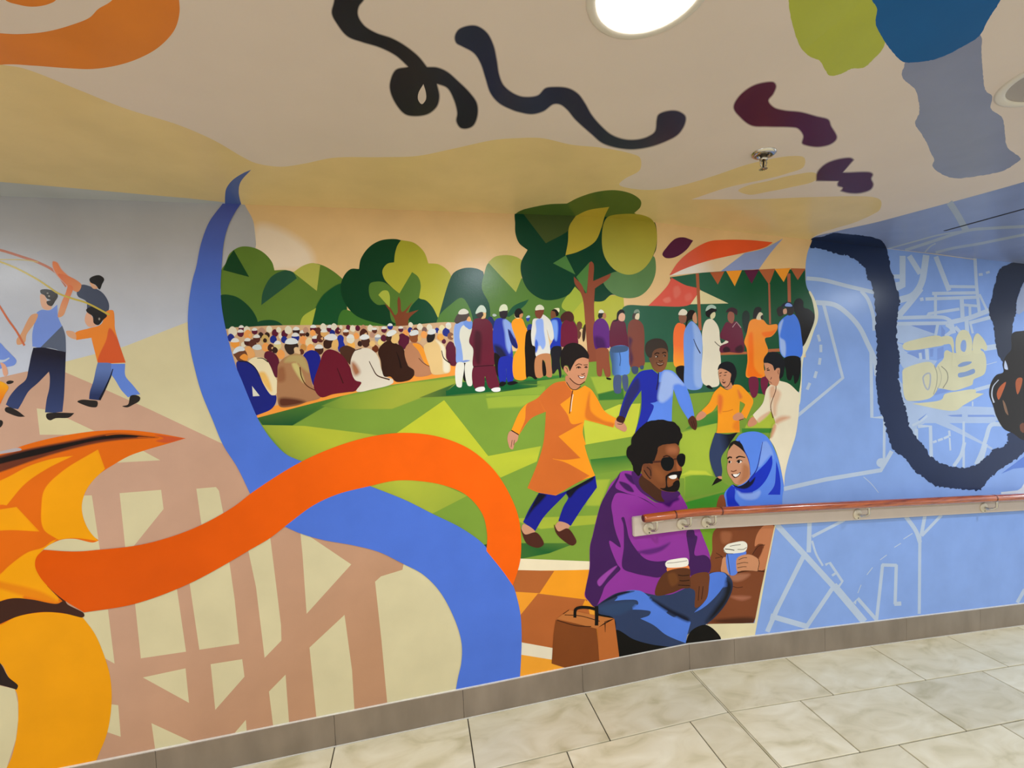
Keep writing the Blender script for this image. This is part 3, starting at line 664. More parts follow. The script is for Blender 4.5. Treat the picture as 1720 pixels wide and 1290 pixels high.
paint(d1, 'hair', [P('@D8 545,625 600,610 700,625 770,660 785,710 750,770 700,840 640,815 632,775 690,760 640,740 600,690 555,670', '#3a352f'), O('@D8 645,665', 14, 10, '#8b857d'), O('@D8 665,705', 12, 12, '#a39c92')])
paint(d1, 'trousers', [P('@E1 385,235c 500,232 762,285c 752,560 740,800 722,975c 620,985 520,982c 540,830 570,700 575,560 565,512c 440,640 330,740 250,880 210,945c 130,930 68,892c 110,800 200,690 300,600 330,480 360,330', '#1e1b2b', g=('@E1 500,300 400,900', '#36426e'))])
paint(d1, 'shoe', [P('@E1 60,930 100,918 200,962 290,1030c 220,1032 120,1000 60,967', '#2b2523')])
paint(d1, 'shoe', [P('@E1 535,1000 620,985 720,985 860,990c 800,1040 640,1050 580,1074 540,1050', '#2b2523')])
d2 = part('painted_person', [P('@A5 452,930 540,900 610,875 640,800 680,793 690,850 692,900 720,1000 757,1108c 590,1115c 560,1000 550,958c 460,972c', '#ea862e')], 'person in an orange top and blue jeans striding')
paint(d2, 'top_shade', [P('@A5 688,930 757,1106 590,1113 640,970 660,900', '#d65a2b', soft=2)])
paint(d2, 'hand', [P('@A5 398,918 450,925 458,967 410,948', SK)])
paint(d2, 'face', [P('@A5 513,830 530,800 560,840 585,880 535,892 512,862', '#dda78a')])
paint(d2, 'hair', [P('@A5 518,790 555,770 610,800 645,825 622,850 592,882 565,870 558,830 525,805', '#1e1a17'), O('@A5 598,845', 6, 8, '#8d857b')])
paint(d2, 'jeans', [P('@E1 1130,405c 1290,420 1310,470c 1290,560 1200,740 1152,842c 1030,828c 1040,740 1080,620 1110,480', '#6178b6', g=('@E1 1180,480 1180,780', '#2a3560'))])
paint(d2, 'jeans', [P('@E1 1285,420c 1447,420c 1450,560 1530,660 1622,772c 1540,785 1480,808c 1400,720 1340,620 1288,545c', '#6486dc')])
paint(d2, 'trouser_shade', [K('@E1 1305,480 1280,560 1210,720 1150,838', (1.5, 4), '#1a1a2a')])
paint(d2, 'shoe', [P('@E1 893,855 940,836 1040,840 1127,855 1120,917 1060,922 960,892', '#2b2522')])
paint(d2, 'shoe', [P('@E1 1413,910 1480,890 1510,790 1580,783 1622,810 1610,850 1540,892 1470,924', '#2b2522')])
part('painted_streamer', [K('@A5 -200,430 0,500 100,540 230,610 290,650 350,690 430,720 520,748 660,820', 3.0, '#c2ac44')], 'yellow streamer crossing behind the children')
part('painted_streamer', [K('@A5 -60,680 0,770 50,850 100,920 148,1005', 3.4, '#cd6f4c')], 'straight red streamer at the left edge')
d4 = part('painted_person', [P('@E1 -260,60 0,175 60,240 130,310 192,385 170,432 80,457 -260,500', '#7590dc')], 'person in a blue dress cut by the left edge')
paint(d4, 'dress_sash', [K('@E1 -40,390 50,385 110,352', (6, 2), '#b9c4d8')])
paint(d4, 'leg', [P('@E1 5,405 60,428 92,545 52,562 20,450', '#dba287')])
paint(d4, 'shoe', [P('@E1 73,632 110,613 162,625 140,646 85,654', '#2b2522')])
paint(d4, 'shoe', [P('@E1 -60,1060 0,1068 30,1080 35,1110 10,1152 -60,1160', '#2b2522')])
part('painted_flame', [P('@E1 -300,560 0,620 50,640 100,690 60,770 20,850 0,890 -300,1050', '#f0a41e', g=('@E1 50,650 0,900', '#e2641a'))], 'small orange yellow shape at the left edge')
# wing
W = part('painted_wing', [P('@B7 -900,640 0,440 150,385 350,335 560,303 760,295 950,315 1118,345c 1000,380 880,415 780,450 690,500 600,560 530,640 497,720 495,790 520,870 560,930 595,960c 560,972 450,950 370,955 300,985 265,1010c 225,1060 220,1120 270,1190 310,1260 380,1330 400,1400 -900,1800', '#e26a10', g=('@B7 1118,345 800,380', '#e26a10'))], 'orange and yellow painted wing with a pointed tip')
YL = '#f4a10c'
for s in ('@B7 590,412c 632,528c 530,640 497,720 495,790 520,870 590,962c 450,945 350,955c 262,890 250,750 270,650 380,540', '@B7 -900,900c 0,600 180,510 330,465 440,450c 280,530 150,620 40,748c 0,745 -900,1100c', '@B7 100,758c 238,905c 0,900 -500,1000c -500,850c',
          '@F6 -600,900c 0,420 100,325 300,180 470,125 560,60 620,35c 500,140 400,230 388,340 440,430 520,545c 640,700 600,730c 350,690 150,675 0,710 -600,1200c'):
    paint(W, 'yellow_panel', [P(s, YL, soft=1.5)])
paint(W, 'orange_streak', [P('@F6 -300,380 0,490 300,560 480,620 640,725 300,665 0,570 -300,520', '#e8850f', soft=6)])
paint(W, 'dark_streak', [P('@B7 -900,700 0,448 200,402 420,360 600,325 720,314 965,340c 800,348 620,368 450,405 250,462 0,550 -900,860', '#6b3320', soft=3)])
paint(W, 'dark_streak', [P('@B7 -900,690 0,462 200,412 420,370 600,335 720,320 940,338c 800,338 600,356 450,388 250,440 0,500 -900,760', '#1b1311', soft=2)])
paint(W, 'grey_glint', [P('@B7 -100,445 0,424 118,403 132,413 0,440 -100,460', '#b3a9af')])
paint(W, 'red_tip', [P('@B7 1118,345c 1000,330 930,322 985,345 940,360 1000,372', '#c9552c', soft=2)])
part('painted_yellow_ring', [P('@B6 -900,700 0,430 100,380 280,352 420,366 500,385c 570,480 630,620 665,750 672,900 645,1080 590,1220 520,1400 300,1700 -300,1700 40,1290 90,1150 110,1000 105,850 90,815c 40,720 0,660 -900,900', '#ee9d08')], 'broad golden yellow curved band at the lower left')
part('painted_brown_band', [P('@F6 -700,1000 0,710 150,675 350,690 620,735 700,700 730,740 910,840 914,870 890,884 830,872 700,840 540,825 400,830 200,870 0,955 -700,1300', '#40231b'), K('@F6 515,540 600,620 705,715', (1.2, 4), '#4a2818')], 'dark brown tapering band between wing and yellow ring')
part('painted_brown_horn', [P('@B6 -400,300c 0,655 50,740 110,795 100,818c 40,800 -400,700c', '#2a1d1b')], 'dark brown horn tip inside the yellow ring')
# ------------------------------------------------------------------ park: sky, grass, trees, tent
park = part('painted_peach_sky', [P('@PX 411,328 1366,380 1364,402 1356,425 1353,445 1353,470c 1353,600c 900,620 380,600c 383,560c 425,443 430,410 426,373', PEACH)], 'peach painted sky above the park trees')
paint(park, 'painted_lamp_glow', [P('@PX 432,380 470,385 520,420 525,445 480,455 430,450', '#ecd8c0', soft=16)])  # reflection of a ceiling lamp, painted into the sky as a pale patch
GR = '#7c9b38'
grass = part('painted_lawn', [P('@PX 395,620c 560,590c 1338,590c 1336,660 1325,740 1305,860c 1215,870c 1190,960c 860,950c 640,835c 500,790c 440,740c', GR)], 'green painted lawn in bright facets')
LIME = '#c0c53c'
for s, c, g, so in (('@B8 110,215c 560,95 640,85 320,272 150,268c', '#0f4d2a', ('@B8 350,200 560,110', '#4f7f30'), 1.5), ('@B8 640,95 1000,15 1340,-20 1310,30 1090,105 925,168 640,168 500,150', '#a2ab3a', ('@B8 900,90 560,140', '#7c9b38'), 2),
        ('@B8 1090,100 1320,10 1541,-30 1800,-60 1800,50 1541,70 1300,90', '#12532c', None, 2), ('@B8 140,265 400,270 600,295 860,328 620,420 380,520 290,440 180,310', '#b5bb38', ('@B8 450,300 330,450', '#8f9f38'), 1),
        ('@B8 930,330 1240,115 1520,470 1541,560 1300,420', '#c2c634', None, 0), ('@B8 770,640 950,590 1200,610 1380,690 1165,800', '#b3b93c', ('@B8 1000,620 1100,760', '#a3ae3c'), 1),
        ('@B8 1480,985 1500,980 1500,1020', '#24503c', None, 0),
        ('@C1 -20,1215 520,1110 490,1220 @C2 480,205 120,365 0,230 -40,180', '#bcc338', None, 1), ('@C1 -20,640 560,560 500,650 330,720 0,740', '#9fb33c', None, 4), ('@C1 560,600 -20,620 -20,600 560,520', '#8faa3a', None, 2),
        ('@C1 935,850 1290,700 1500,690 1450,1010 960,1095', '#c6cb40', None, 0), ('@C1 1010,430 1260,420 1290,560 1080,600', '#a9bb40', None, 5), ('@C1 1080,600 1330,540 1340,650 1090,660', '#1d6a30', None, 3),
        ('@C2 1005,185 1380,145 1420,270 1040,340', '#1a6a2b', ('@C2 1200,170 1210,330', '#7c9b38'), 1), ('@C2 1050,390 1200,380 1100,640 960,640', '#a9b73c', None, 5), ('@C2 300,765 1100,735 1080,820 520,870 300,800', '#aab63a', None, 2),
        ('@C2 320,1010 860,1010 600,1110 320,1165', '#155b2b', None, 1), ('@C3 560,770 850,690 840,780 800,1040 820,1110 560,1120', '#a9bd3e', None, 3), ('@C3 690,670 870,585 860,690 600,745', '#2c7a31', ('@C3 780,650 760,600', '#6f9a38'), 1),
        ('@C3 1110,640 1310,540 1300,740 1050,760', '#b4c33e', None, 2), ('@C3 1040,735 1300,735 1290,770 1040,768', '#2a7f2e', None, 2), ('@C3 600,1110 700,1085 830,1110 940,1180 940,1210 600,1280', '#6f9a33', None, 2),
        ('@C3 560,1100 640,1060 760,1065 830,1110 760,1090 640,1090', '#c6ce42', None, 3), ('@C4 1120,960 1520,855 1500,1100 1130,1100', '#1f8a2c', ('@C4 1300,920 1300,1060', '#4a9a30'), 2), ('@C5 1140,30 1300,30 1260,260 1220,200', '#6f9b26', None, 0), ('@D3 0,1190 140,1080 340,1060 660,1090 900,1100 1240,1115 900,1150 500,1210 0,1245', '#0f5a2e', None, 2), ('@D3 700,1010 860,1030 1138,1030 1138,1050 880,1075', '#8fae3c', None, 3), ('@D4 0,1170 560,1130 760,1110 760,1150 300,1195 0,1200', '#2f7a34', None, 3)):
    paint(grass, 'grass_facet', [P(s, c, g=g, soft=so, st=True)])
blanket = part('painted_picnic_blanket', [P('@C8 0,300 785,300 900,500 960,760 900,1300 0,1350', '#f0a030', st=True), P('@C8 60,214 140,214 790,240 785,320 110,330 40,330', '#efdfbd', st=True)], 'orange and brown chequered picnic blanket')
for s, c in (('@C8 0,330 130,322 458,330 315,540 60,525 -20,480', '#b3632f'), ('@C8 455,328 780,318 770,500 745,605 315,540', '#f49c22'), ('@C8 60,530 302,540 135,742 60,650', '#ef9a2c'), ('@C8 300,543 760,600 800,800 700,900 440,1055 150,1003 100,800 135,745', '#b4622f'),
             ('@C8 745,600 830,690 720,655', '#f49c22'), ('@C8 120,998 445,1057 430,1170 100,1120', '#e9dcc2'), ('@C8 100,1112 430,1165 650,1230 300,1320 80,1330', '#f0a030')):
    paint(blanket, 'blanket_square', [P(s, c, st=True)])
# left bushes
T1 = part('painted_bush', [P('@A6 150,660 175,620 200,560 260,520 330,520 400,550 455,610 470,660c 540,658 590,670 640,635 700,618 760,630 830,670 890,720c 920,1010c 180,1010c 150,820', '#5f7d30')], 'rounded olive green bushes beside the blue ribbon')
for s, c, so in (('@A6 160,658c 190,590 225,538c 318,700c', '#134123', 0), ('@A6 390,870c 400,790 450,700 530,661 580,670 605,708c', '#28533c', 0), ('@A6 583,672c 640,633 700,616 745,628c 725,784c', '#b3b353', 0),
        ('@A6 140,815 230,815 310,870 360,940 378,1012c 175,1012c', '#124226', 0), ('@A6 365,975 430,958 490,968 545,1012c 365,1012c', '#12452d', 0), ('@A6 710,900 770,800 890,740 900,1010c 680,1012c', '#164f2a', 2), ('@A6 618,1010c 640,940 720,886c 690,1012c', '#acb342', 0)):
    paint(T1, 'leaf_patch', [P(s, c, soft=so)])
part('painted_bush', [P('@A6 880,900 1000,930 1200,960 1541,880 1580,1010 860,1010', '#43742c')], 'low green hedge behind the crowd')
T2 = part('painted_tree', [P('@A6 978,652c 990,590 1040,520 1110,480 1200,472 1235,480c 1320,700 1240,900 1190,990 1090,978 960,932 890,850 868,760 890,690 930,652', '#0d3d21')], 'tree with dark and lime crown and brown trunk above the crowd')
for s, c, g in (('@A6 1300,860 1350,822 1410,850 1445,910 1465,975 1300,985 1270,930', '#10472a', None), ('@A6 1232,478c 1310,495 1370,550 1396,618c 1460,625 1520,670 1541,730 1541,820 1510,890 1455,948c 1420,880 1380,840 1338,825 1300,680c 1222,800c 1180,765 1130,710 1120,660 1150,620 1190,612c 1195,560 1210,510', '#a8a432', ('@A6 1300,500 1480,850', '#bcb83e')),
        ('@A6 1045,740 1080,728 1130,733 1222,799c 1298,670c 1335,700 1350,750 1340,824c 1290,880 1250,980 1180,970 1150,870 1090,867 1050,830 1038,790', '#56782f', None), ('@A6 1095,808c 1120,783 1150,783 1163,810 1163,885c', '#abb344', None)):
    paint(T2, 'leaf_patch', [P(s, c, g=g)])
paint(T2, 'trunk', [P('@A6 1132,858c 1170,890 1197,930 1210,915 1210,840 1218,816c 1228,840 1237,910 1303,848c 1268,905 1262,915 1338,898c 1292,935 1275,960 1282,1015c 1203,1015c 1195,960', '#7e4226')])
T3 = part('painted_bush', [P('@A7 60,830 135,590 160,560 220,538 290,542 328,560c 345,640 370,700 380,900c 40,900c', '#1a4a36')], 'dark teal round bush between the two trees')
paint(T3, 'leaf_patch', [P('@A7 40,900c 60,830 130,760 200,718 250,790 275,900c', '#527d30')])
T4 = part('painted_bush', [P('@A7 320,660 335,570 362,508 450,540 560,600 650,680 750,690 880,640 940,700 1000,740 1100,703 1172,716c 1185,905c 370,900c 365,760', '#587d36')], 'sage green bush with a lime wedge behind the standing people')
for s, c in (('@A7 358,505c 400,471 470,461 530,473 560,492c 558,600c 525,684c', '#acae4c'), ('@A7 880,645c 915,690 930,745 858,815c 800,770', '#a3b141'), ('@A7 858,815c 940,735 945,900c 900,890', '#b7b83f'), ('@A7 1000,738 1100,703 1172,716c 1185,905c 1005,905c', '#b8b840'), ('@D3 755,240c 850,110 1050,20c 1000,95 800,245c', '#1f5439')):
    paint(T4, 'leaf_patch', [P(s, c)])
T5 = part('painted_tree', [P('@A7 520,270 521,205 560,185 720,150 830,148c 1240,180c 1320,222 1360,262 1374,350 1367,430 1350,470 1362,560 1330,650 1270,705 1180,718 1100,700 1050,737 990,737 930,702c 880,650c 840,700 750,731 680,726 600,672 560,590 555,510 595,430c 545,390 522,330', '#103f2a')], 'large round crowned tree rising onto the ceiling')
paint(T5, 'crown_top', [P('@A7 524,212 560,190 600,178 720,155 832,150c 900,115 1010,80 1130,70 1230,95 1278,135 1275,170 1238,207c 1345,262c 1345,300c 500,260c', '#4d682c')], surf='ceil')
for s, c, g, sf in (('@A7 560,200c 900,215c 850,305 705,390c', '#47552a', None, 'wall'), ('@A7 1050,620 1080,580 1130,560 1200,570 1280,545 1340,470 1356,470 1366,560 1332,650 1270,707 1190,720 1105,692', '#5e8250', None, 'wall'),
        ('@A7 1087,170c 1060,225 1038,300 1000,380 900,440 823,462c 838,380 845,290 885,225c 960,190', '#bca63a', None, 'both'), ('@A7 1053,270 1080,230 1180,212 1290,220 1347,250 1373,330 1367,410 1330,500 1270,560 1200,579 1120,550 1063,480 1043,400', '#a89a34', ('@A7 1200,230 1200,560', '#b3ae4c'), 'both'),
        ('@A7 748,510c 825,463c 883,578c', '#4f7e40', None, 'wall'), ('@A7 888,592c 968,503c 950,695c', '#4f7e3e', None, 'wall')):
    paint(T5, 'leaf_patch', [P(s, c, g=g)], surf=sf)
paint(T5, 'trunk', [P('@A7 873,590c 920,640 940,690c 952,690c 965,508c 978,498c 992,513 990,617c 1097,570c 1087,597 1000,662c 995,760 1003,950 1012,1100c 960,1105c 940,850 930,740 915,690 878,630', '#8e4a33')])
# tent
tent = part('painted_market_tent', [P('@PX 1046,517 1091,513 1130,500 1125,466c 1200,456 1352,452c 1354,480 1366,505 1369,520 1362,552 1346,583 1346,655c 1325,668c 1230,655c 1150,662c 1140,608c 1046,609c', '#2f6049', g=('@PX 1180,540 1260,540', '#15502d'))], 'green market tent with striped roof and bunting')
part('painted_pale_edge', [P('@D7 880,-10 925,60 975,220 970,330 930,440 870,620 815,740 795,860 790,1000 782,1150 760,1290 740,1290 760,1140 778,1000 782,740 780,620 880,470 935,320 935,240 905,90 870,0', '#e4dfc2')], 'thin cream edge between the park and the map')
for n, s, c, g in (('roof_panel', '@A8 318,613c 380,520 470,440 600,370 720,357 900,359 1065,375c 1010,410 850,452 600,515 400,592', '#dc6350', ('@A8 420,530 620,420', '#e8592d')), ('roof_panel', '@A8 318,617c 430,565 600,508 862,450c 770,540 700,584c 580,592 430,604', '#ece4dc', ('@A8 480,570 640,520', '#e6cba8')),
        ('roof_panel', '@A8 688,584c 862,452c 1000,420 1138,348c 1050,450 965,568c', '#909fd0', None), ('wall_panel', '@A8 333,630c 430,682 545,722 472,822 165,834c 260,740 310,680', '#de5d4f', None), ('wall_panel', '@A8 542,720c 745,816c 470,822c', '#e4d5a4', None)):
    paint(tent, n, [P(s, c, g=g)])
paint(tent, 'pink_blotch', [P('@A8 350,700 380,690 400,740 360,780', '#e27263', soft=4), P('@A8 270,790 320,770 330,800 290,812', '#e4796a', soft=3), P('@A8 430,760 470,740 480,780 440,800', '#e16d5f', soft=4)])
for s, c in (('@A8 612,592 715,585 668,680', '#b45e38'), ('@A8 728,582 842,576 790,692', '#f49c2e'), ('@A8 858,578 967,570 912,674', '#5c203e'), ('@A8 963,572 1082,565 1038,682', '#b56339'), ('@A8 1078,567 1192,560 1143,662', '#f49c2e'), ('@A8 1193,562 1300,565 1245,647', '#b56339')):
    paint(tent, 'bunting_flag', [P(s, c, st=True)])
for s, w in (('@A8 520,600 530,800 540,1010', 5.2), ('@A8 1038,675 1045,965', 3.2), ('@A8 1180,600 1185,840', 5.4)): paint(tent, 'pole', [K(s, w, '#ad6040', st=True)])
paint(tent, 'counter', [P('@D6 690,738 @D7 165,684 165,712 @D6 690,778', '#b8683f', st=True)]); paint(tent, 'counter', [P('@D7 395,655 545,648 545,682 405,688', '#b8683f', st=True)])
part('painted_purple_leaf', [P('@A8 268,462 300,410 360,350 420,339 490,362c 440,430 360,482 290,487', '#562040')], 'dark purple leaf floating beside the tent')
part('painted_person', [P('@D7 690,175 718,92 765,75 806,110 812,180 872,200 932,260 932,320 882,470 798,625 770,400 735,300', '#18130f')], 'black silhouette standing behind the blue coat', group='painted silhouettes')
part('painted_person', [P('@D7 118,240 155,213 192,250 187,360 150,475 118,400', '#1d2c22')], 'dim dark silhouette beside the maroon seller', group='painted silhouettes')
# ------------------------------------------------------------------ crowd seated behind
crowd = part('painted_crowd_ground', [P('@PX 380,556 420,549 560,546 660,548 780,548 774,600 772,618c 660,634 600,647 436,692c 405,640', '#d2ab84')], 'tan ground behind the seated crowd')
paint(crowd, 'orange_mat', [P('@PX 428,703 500,684 570,666 602,658.5 657,646.5 700,640 768,630 772,610 700,624 657,632 600,645 560,655 500,672 428,690', '#f59a3c', st=True)])
cr, mr_, nv, og, tn, bn, dk = '#e3dac4', '#5c1b32', '#1f2c88', '#f0a055', '#bd907a', '#5d2f24', '#35201c'
heads = {'D1': [(150,185,55,cr,0),(130,262,45,nv,0),(255,152,36,mr_,1),(245,208,42,mr_,1),(322,168,42,cr,0),(335,222,52,og,0),(415,185,37,mr_,1),(500,192,50,tn,0),(490,232,34,dk,0),(590,160,38,cr,0),(565,232,34,dk,0),(540,275,48,'#cdab66',0),(540,297,25,dk,0),(660,205,42,mr_,0),(705,168,32,cr,0),(640,282,44,nv,0),(740,240,38,cr,0),(775,215,42,mr_,0),(770,285,40,nv,0),(820,168,46,cr,0),(915,180,46,dk,1),(905,255,50,nv,1),(990,215,38,bn,1),(1030,172,35,tn,0),(1000,290,48,'#ef9d5c',0),(1050,225,25,dk,0),(1072,312,50,'#e9d1a4',0),(1120,152,42,mr_,1),(1115,205,36,og,0),(1182,180,40,bn,0),(1142,282,42,mr_,1),(1205,265,48,bn,0),(1240,132,40,cr,0),(1250,205,45,'#dfa964',1),(1320,152,42,mr_,1),(1370,132,40,cr,0),(1350,205,35,nv,0),(1415,180,36,mr_,0),(440,272,46,bn,1),(180,325,56,'#ee9a3c',1),(280,345,30,cr,0),(330,312,44,'#4b2119',1),(390,335,50,bn,0),(690,350,48,'#dac98f',1),(550,375,50,og,0),(610,382,42,'#45201a',0),(660,412,35,dk,0),(730,460,52,og,0),(1000,380,40,'#cb8d47',0),(1090,390,50,'#f2a355',0),(980,432,32,bn,0),(1190,402,56,'#47261d',1)],
 'D2': [(10,140,36,cr,0),(65,190,38,mr_,0),(100,150,24,cr,0),(195,152,32,mr_,0),(255,165,40,cr,0),(320,162,35,mr_,0),(395,162,42,'#c38d6c',0),(485,160,40,cr,0),(575,165,30,'#d9bfa2',0),(400,230,58,'#4b251d',0),(165,222,42,'#6b3521',1),(540,192,36,bn,1),(300,262,40,og,0),(235,385,55,'#f0b055',0),(225,300,55,cr,1),(665,180,40,mr_,1),(745,140,38,nv,1),(885,175,36,mr_,1),(940,168,26,tn,0),(950,225,42,og,0),(1015,118,32,cr,0),(1010,188,36,nv,0),(1080,192,36,bn,0),(1135,142,40,cr,0),(1195,182,35,'#7d5d55',0),(1260,150,40,cr,0),(1190,245,45,og,0),(1360,190,32,nv,0),(1425,160,40,'#e8d9a6',0),(1400,215,30,'#e8c890',0),(1480,212,52,nv,0),(1510,130,40,cr,1),(1540,265,46,'#8d5d43',0),(1400,275,40,'#ef9a3a',0),(585,290,45,'#9aa0b0',1),(620,345,40,'#e8cf80',0),(510,252,35,tn,0),(660,292,42,mr_,0),(550,430,46,'#6b3119',0),(350,365,35,dk,0),(1450,335,30,mr_,0)]}
rnd = random.Random(3)
for v, L in heads.items():
    for x, y, r_, c, cap in L:
        b = rnd.uniform(.85, 1.1)
        pr = [P('@%s %d,%d %d,%d %d,%d %d,%d %d,%d %d,%d' % (v, x - r_ * .85, y - r_ * .3, x - r_ * .1, y - r_, x + r_ * .8, y - r_ * .4, x + r_ * .95, y + r_ * .5, x + r_ * .3, y + r_ * 1.25, x - r_ * .8, y + r_ * .8), c)]
        if cap: pr.append(P('@%s %d,%d %d,%d %d,%d %d,%d' % (v, x - r_ * .95, y - r_ * .15, x - r_ * .3, y - r_ * .95, x + r_ * .6, y - r_ * .8, x + r_ * .9, y - r_ * .2), '#e2e0dc'))
        elif rnd.random() < .25 and r_ > 34: pr.append(P('@%s %d,%d %d,%d %d,%d' % (v, x + r_ * .1, y + r_ * .2, x + r_ * .7, y - r_ * .1, x + r_ * .6, y + r_ * .7), '#e2b07a'))
        paint(MU, 'painted_person', pr, group='distant seated people in the crowd')
def fig(label, main, subs, group=None):
    f = part('painted_person', main, label, group=group)
    for n, prims in subs: paint(f, n, prims)
    return f
SEAT = 'people seated on the orange mat'
fig('seated person in maroon behind the cream coat', [P('@D1 530,500 545,440 600,428 680,480 712,560 690,745 655,735 600,600', '#5e1b32')], [], SEAT)
fig('seated person in blue seen from behind in the crowd', [P('@D2 60,270 100,253 137,290 132,340 155,410 80,480 55,400', '#22319a')], [], SEAT)
fig('seated person in a heart shaped maroon coat', [P('@D2 858,262 905,233 950,258 992,280 992,360 930,445 860,385', '#5a1832')], [], SEAT)
fig('seated person in bright navy behind the tan coat', [P('@D1 1000,480 1080,418 1150,430 1205,500 1185,640 1125,840 1080,700 1050,560', '#1a2088')], [], SEAT)
fig('seated person in dark brown beside the white coat', [P('@D2 80,440 160,393 250,420 292,450 262,540 222,645 160,575 100,510', '#4c2e20')], [], SEAT)
fig('seated person in maroon at the end of the mat', [P('@D2 1480,400 1530,338 1592,380 1607,500 1612,655 1560,662 1490,605 1473,500', '#5e1b32')], [], SEAT)
fig('seated person in a cream coat with yellow shading', [P('@D1 335,565 400,508 540,518 600,600 650,720 692,800 692,905 655,960 600,945 500,800 450,660', '#ecdcb4')], [('coat_shade', [P('@D1 460,690 530,680 600,800 622,920 550,860', '#edbb66', soft=5)]), ('head', [P('@D1 300,400 350,368 400,415 420,490 340,510', '#e9a764')]), ('cap', [P('@D1 383,388 420,353 480,353 502,400 430,414', '#d3dadb')]), ('coat_line', [K('@D1 445,512 510,515 580,560', (1, 2), '#2b1a16')])], SEAT)
fig('seated person in navy beside the blue ribbon', [P('@D1 200,560 300,543 410,608 470,700 520,820 620,960 672,960 672,1040 620,1122 430,1205c 380,1080 330,960 250,780', '#18217e')], [('head', [P('@D1 160,462 292,415 335,500 322,548 215,548 190,510', '#6d402b')]), ('face', [P('@D1 235,505 290,460 335,492 322,545 255,525', '#e9963f')]), ('cap', [P('@D1 153,452 190,388 250,370 297,400 292,422 230,432 163,462', '#d9dfe4')]), ('gap', [P('@D1 385,848 477,967 395,972', '#dedac8', st=True)]), ('coat_line', [K('@D1 225,550 330,560 420,630 480,740', (2, 1), '#121022')])], SEAT)
fig('seated person in a tan brown coat with white cap', [P('@D1 700,590 760,518 830,478 900,458 990,478 1042,540 1082,700 1122,862 1207,932 1207,987 1040,1042 900,1088 720,1097 688,1000 690,700', '#ab7a54')], [('coat_shade', [P('@D1 830,485 990,485 1040,560 1075,690 1000,640 900,570 770,560', '#b59d66', soft=5), P('@D1 865,580 920,575 1000,740 1015,815 960,760', '#cbbb78', soft=4), P('@D1 715,1000 900,1000 1030,1040 900,1080 720,1088', '#5e301f', soft=6), P('@D1 700,640 760,620 780,780 700,800', '#96603f', soft=6)]), ('coat_line', [K('@D1 960,620 980,740 1040,840 1195,925', (2, 1.2), '#4c2212')]), ('hair', [P('@D1 778,350 930,338 942,380 890,400 892,450 840,472 788,420', '#35251f')]), ('neck', [P('@D1 890,392 930,380 967,462 900,445', '#deb98c')]), ('cap', [P('@D1 778,332 800,290 860,270 920,290 942,326 860,347', '#dce0e2')])], SEAT)
fig('seated person in a deep maroon coat, centre front', [P('@PX 544,592 552,587 560,588 570,592.7 580.5,603 589.4,619.5 597,637 607,641 597,656.6 585.6,658.5 560,662 539,667 527,649 536,614', '#6a1629')], [('hair', [P('@D1 1253,300 1372,300 1352,360 1300,402 1248,380', '#3c2219')]), ('face', [P('@D1 1340,350 1388,268 1417,300 1422,370 1392,412 1350,402', '#e5b46b')]), ('cap', [P('@D1 1248,272 1300,228 1370,223 1412,270 1370,297 1300,297', '#e3e0e2')]), ('coat_line', [K('@D2 50,690 90,790 130,890', (1, 2), '#3c0b14')])], SEAT)
fig('seated person in a white coat with brown shading', [P('@D2 290,460 370,433 450,428 550,488 602,580 622,680 680,800 782,838 788,877 740,912 500,972 350,1003 300,992 370,880 290,850 238,740 228,600', '#e3d8c6')], [('coat_shade', [P('@D2 245,600 300,640 350,750 290,790 240,700', '#aa6d4b', soft=7)]), ('coat_line', [K('@D2 470,600 520,700 575,785 740,842', (1.2, 2.4), '#4a2a1c')]), ('hair', [P('@D2 368,315 472,308 472,390 430,422 388,402', '#4c2c22')]), ('face', [P('@D2 475,350 520,328 552,370 520,412 478,392', '#e9be7b')]), ('cap', [P('@D2 343,292 380,253 440,248 477,285 440,312 360,314', '#e5e6e5')]), ('collar', [K('@D2 290,458 370,433', 1.2, '#2b1a16')])], SEAT)
fig('seated person in a dark brown cloak', [P('@D2 600,430 680,348 740,328 830,370 912,420 952,550 982,660 1052,710 1073,750 1022,832 950,862 820,868 750,802 670,802 638,720 618,580 588,500', '#351b11')], [('hair', [P('@D2 698,270 762,263 752,332 698,332', '#402519')]), ('face', [P('@D2 758,330 790,258 850,238 867,300 832,362 780,362', '#e7be78')]), ('cap', [P('@D2 693,252 730,203 800,190 832,215 780,262 720,277', '#e3e4e2')]), ('coat_line', [K('@D2 830,480 870,600 890,690', (1, 3), '#1c0d08')])], SEAT)
fig('seated person in tan with an orange shawl', [P('@D2 935,460 1000,358 1080,348 1170,400 1242,560 1302,690 1292,765 1070,795 1060,720 980,650', '#bb805c')], [('shawl', [P('@D2 1040,370 1130,378 1202,470 1242,600 1292,682 1200,622 1120,470', '#f2982d')]), ('head', [P('@D2 998,250 1102,238 1112,290 1092,352 1020,342', '#8c4c29')]), ('face', [P('@D2 1110,270 1140,258 1157,310 1120,347', '#e5b26e')]), ('cap', [P('@D2 998,232 1050,193 1110,198 1117,240 1010,264', '#dcdcdb')]), ('coat_line', [K('@D2 1120,560 1190,630 1300,685', 1, '#4c2212')])], SEAT)
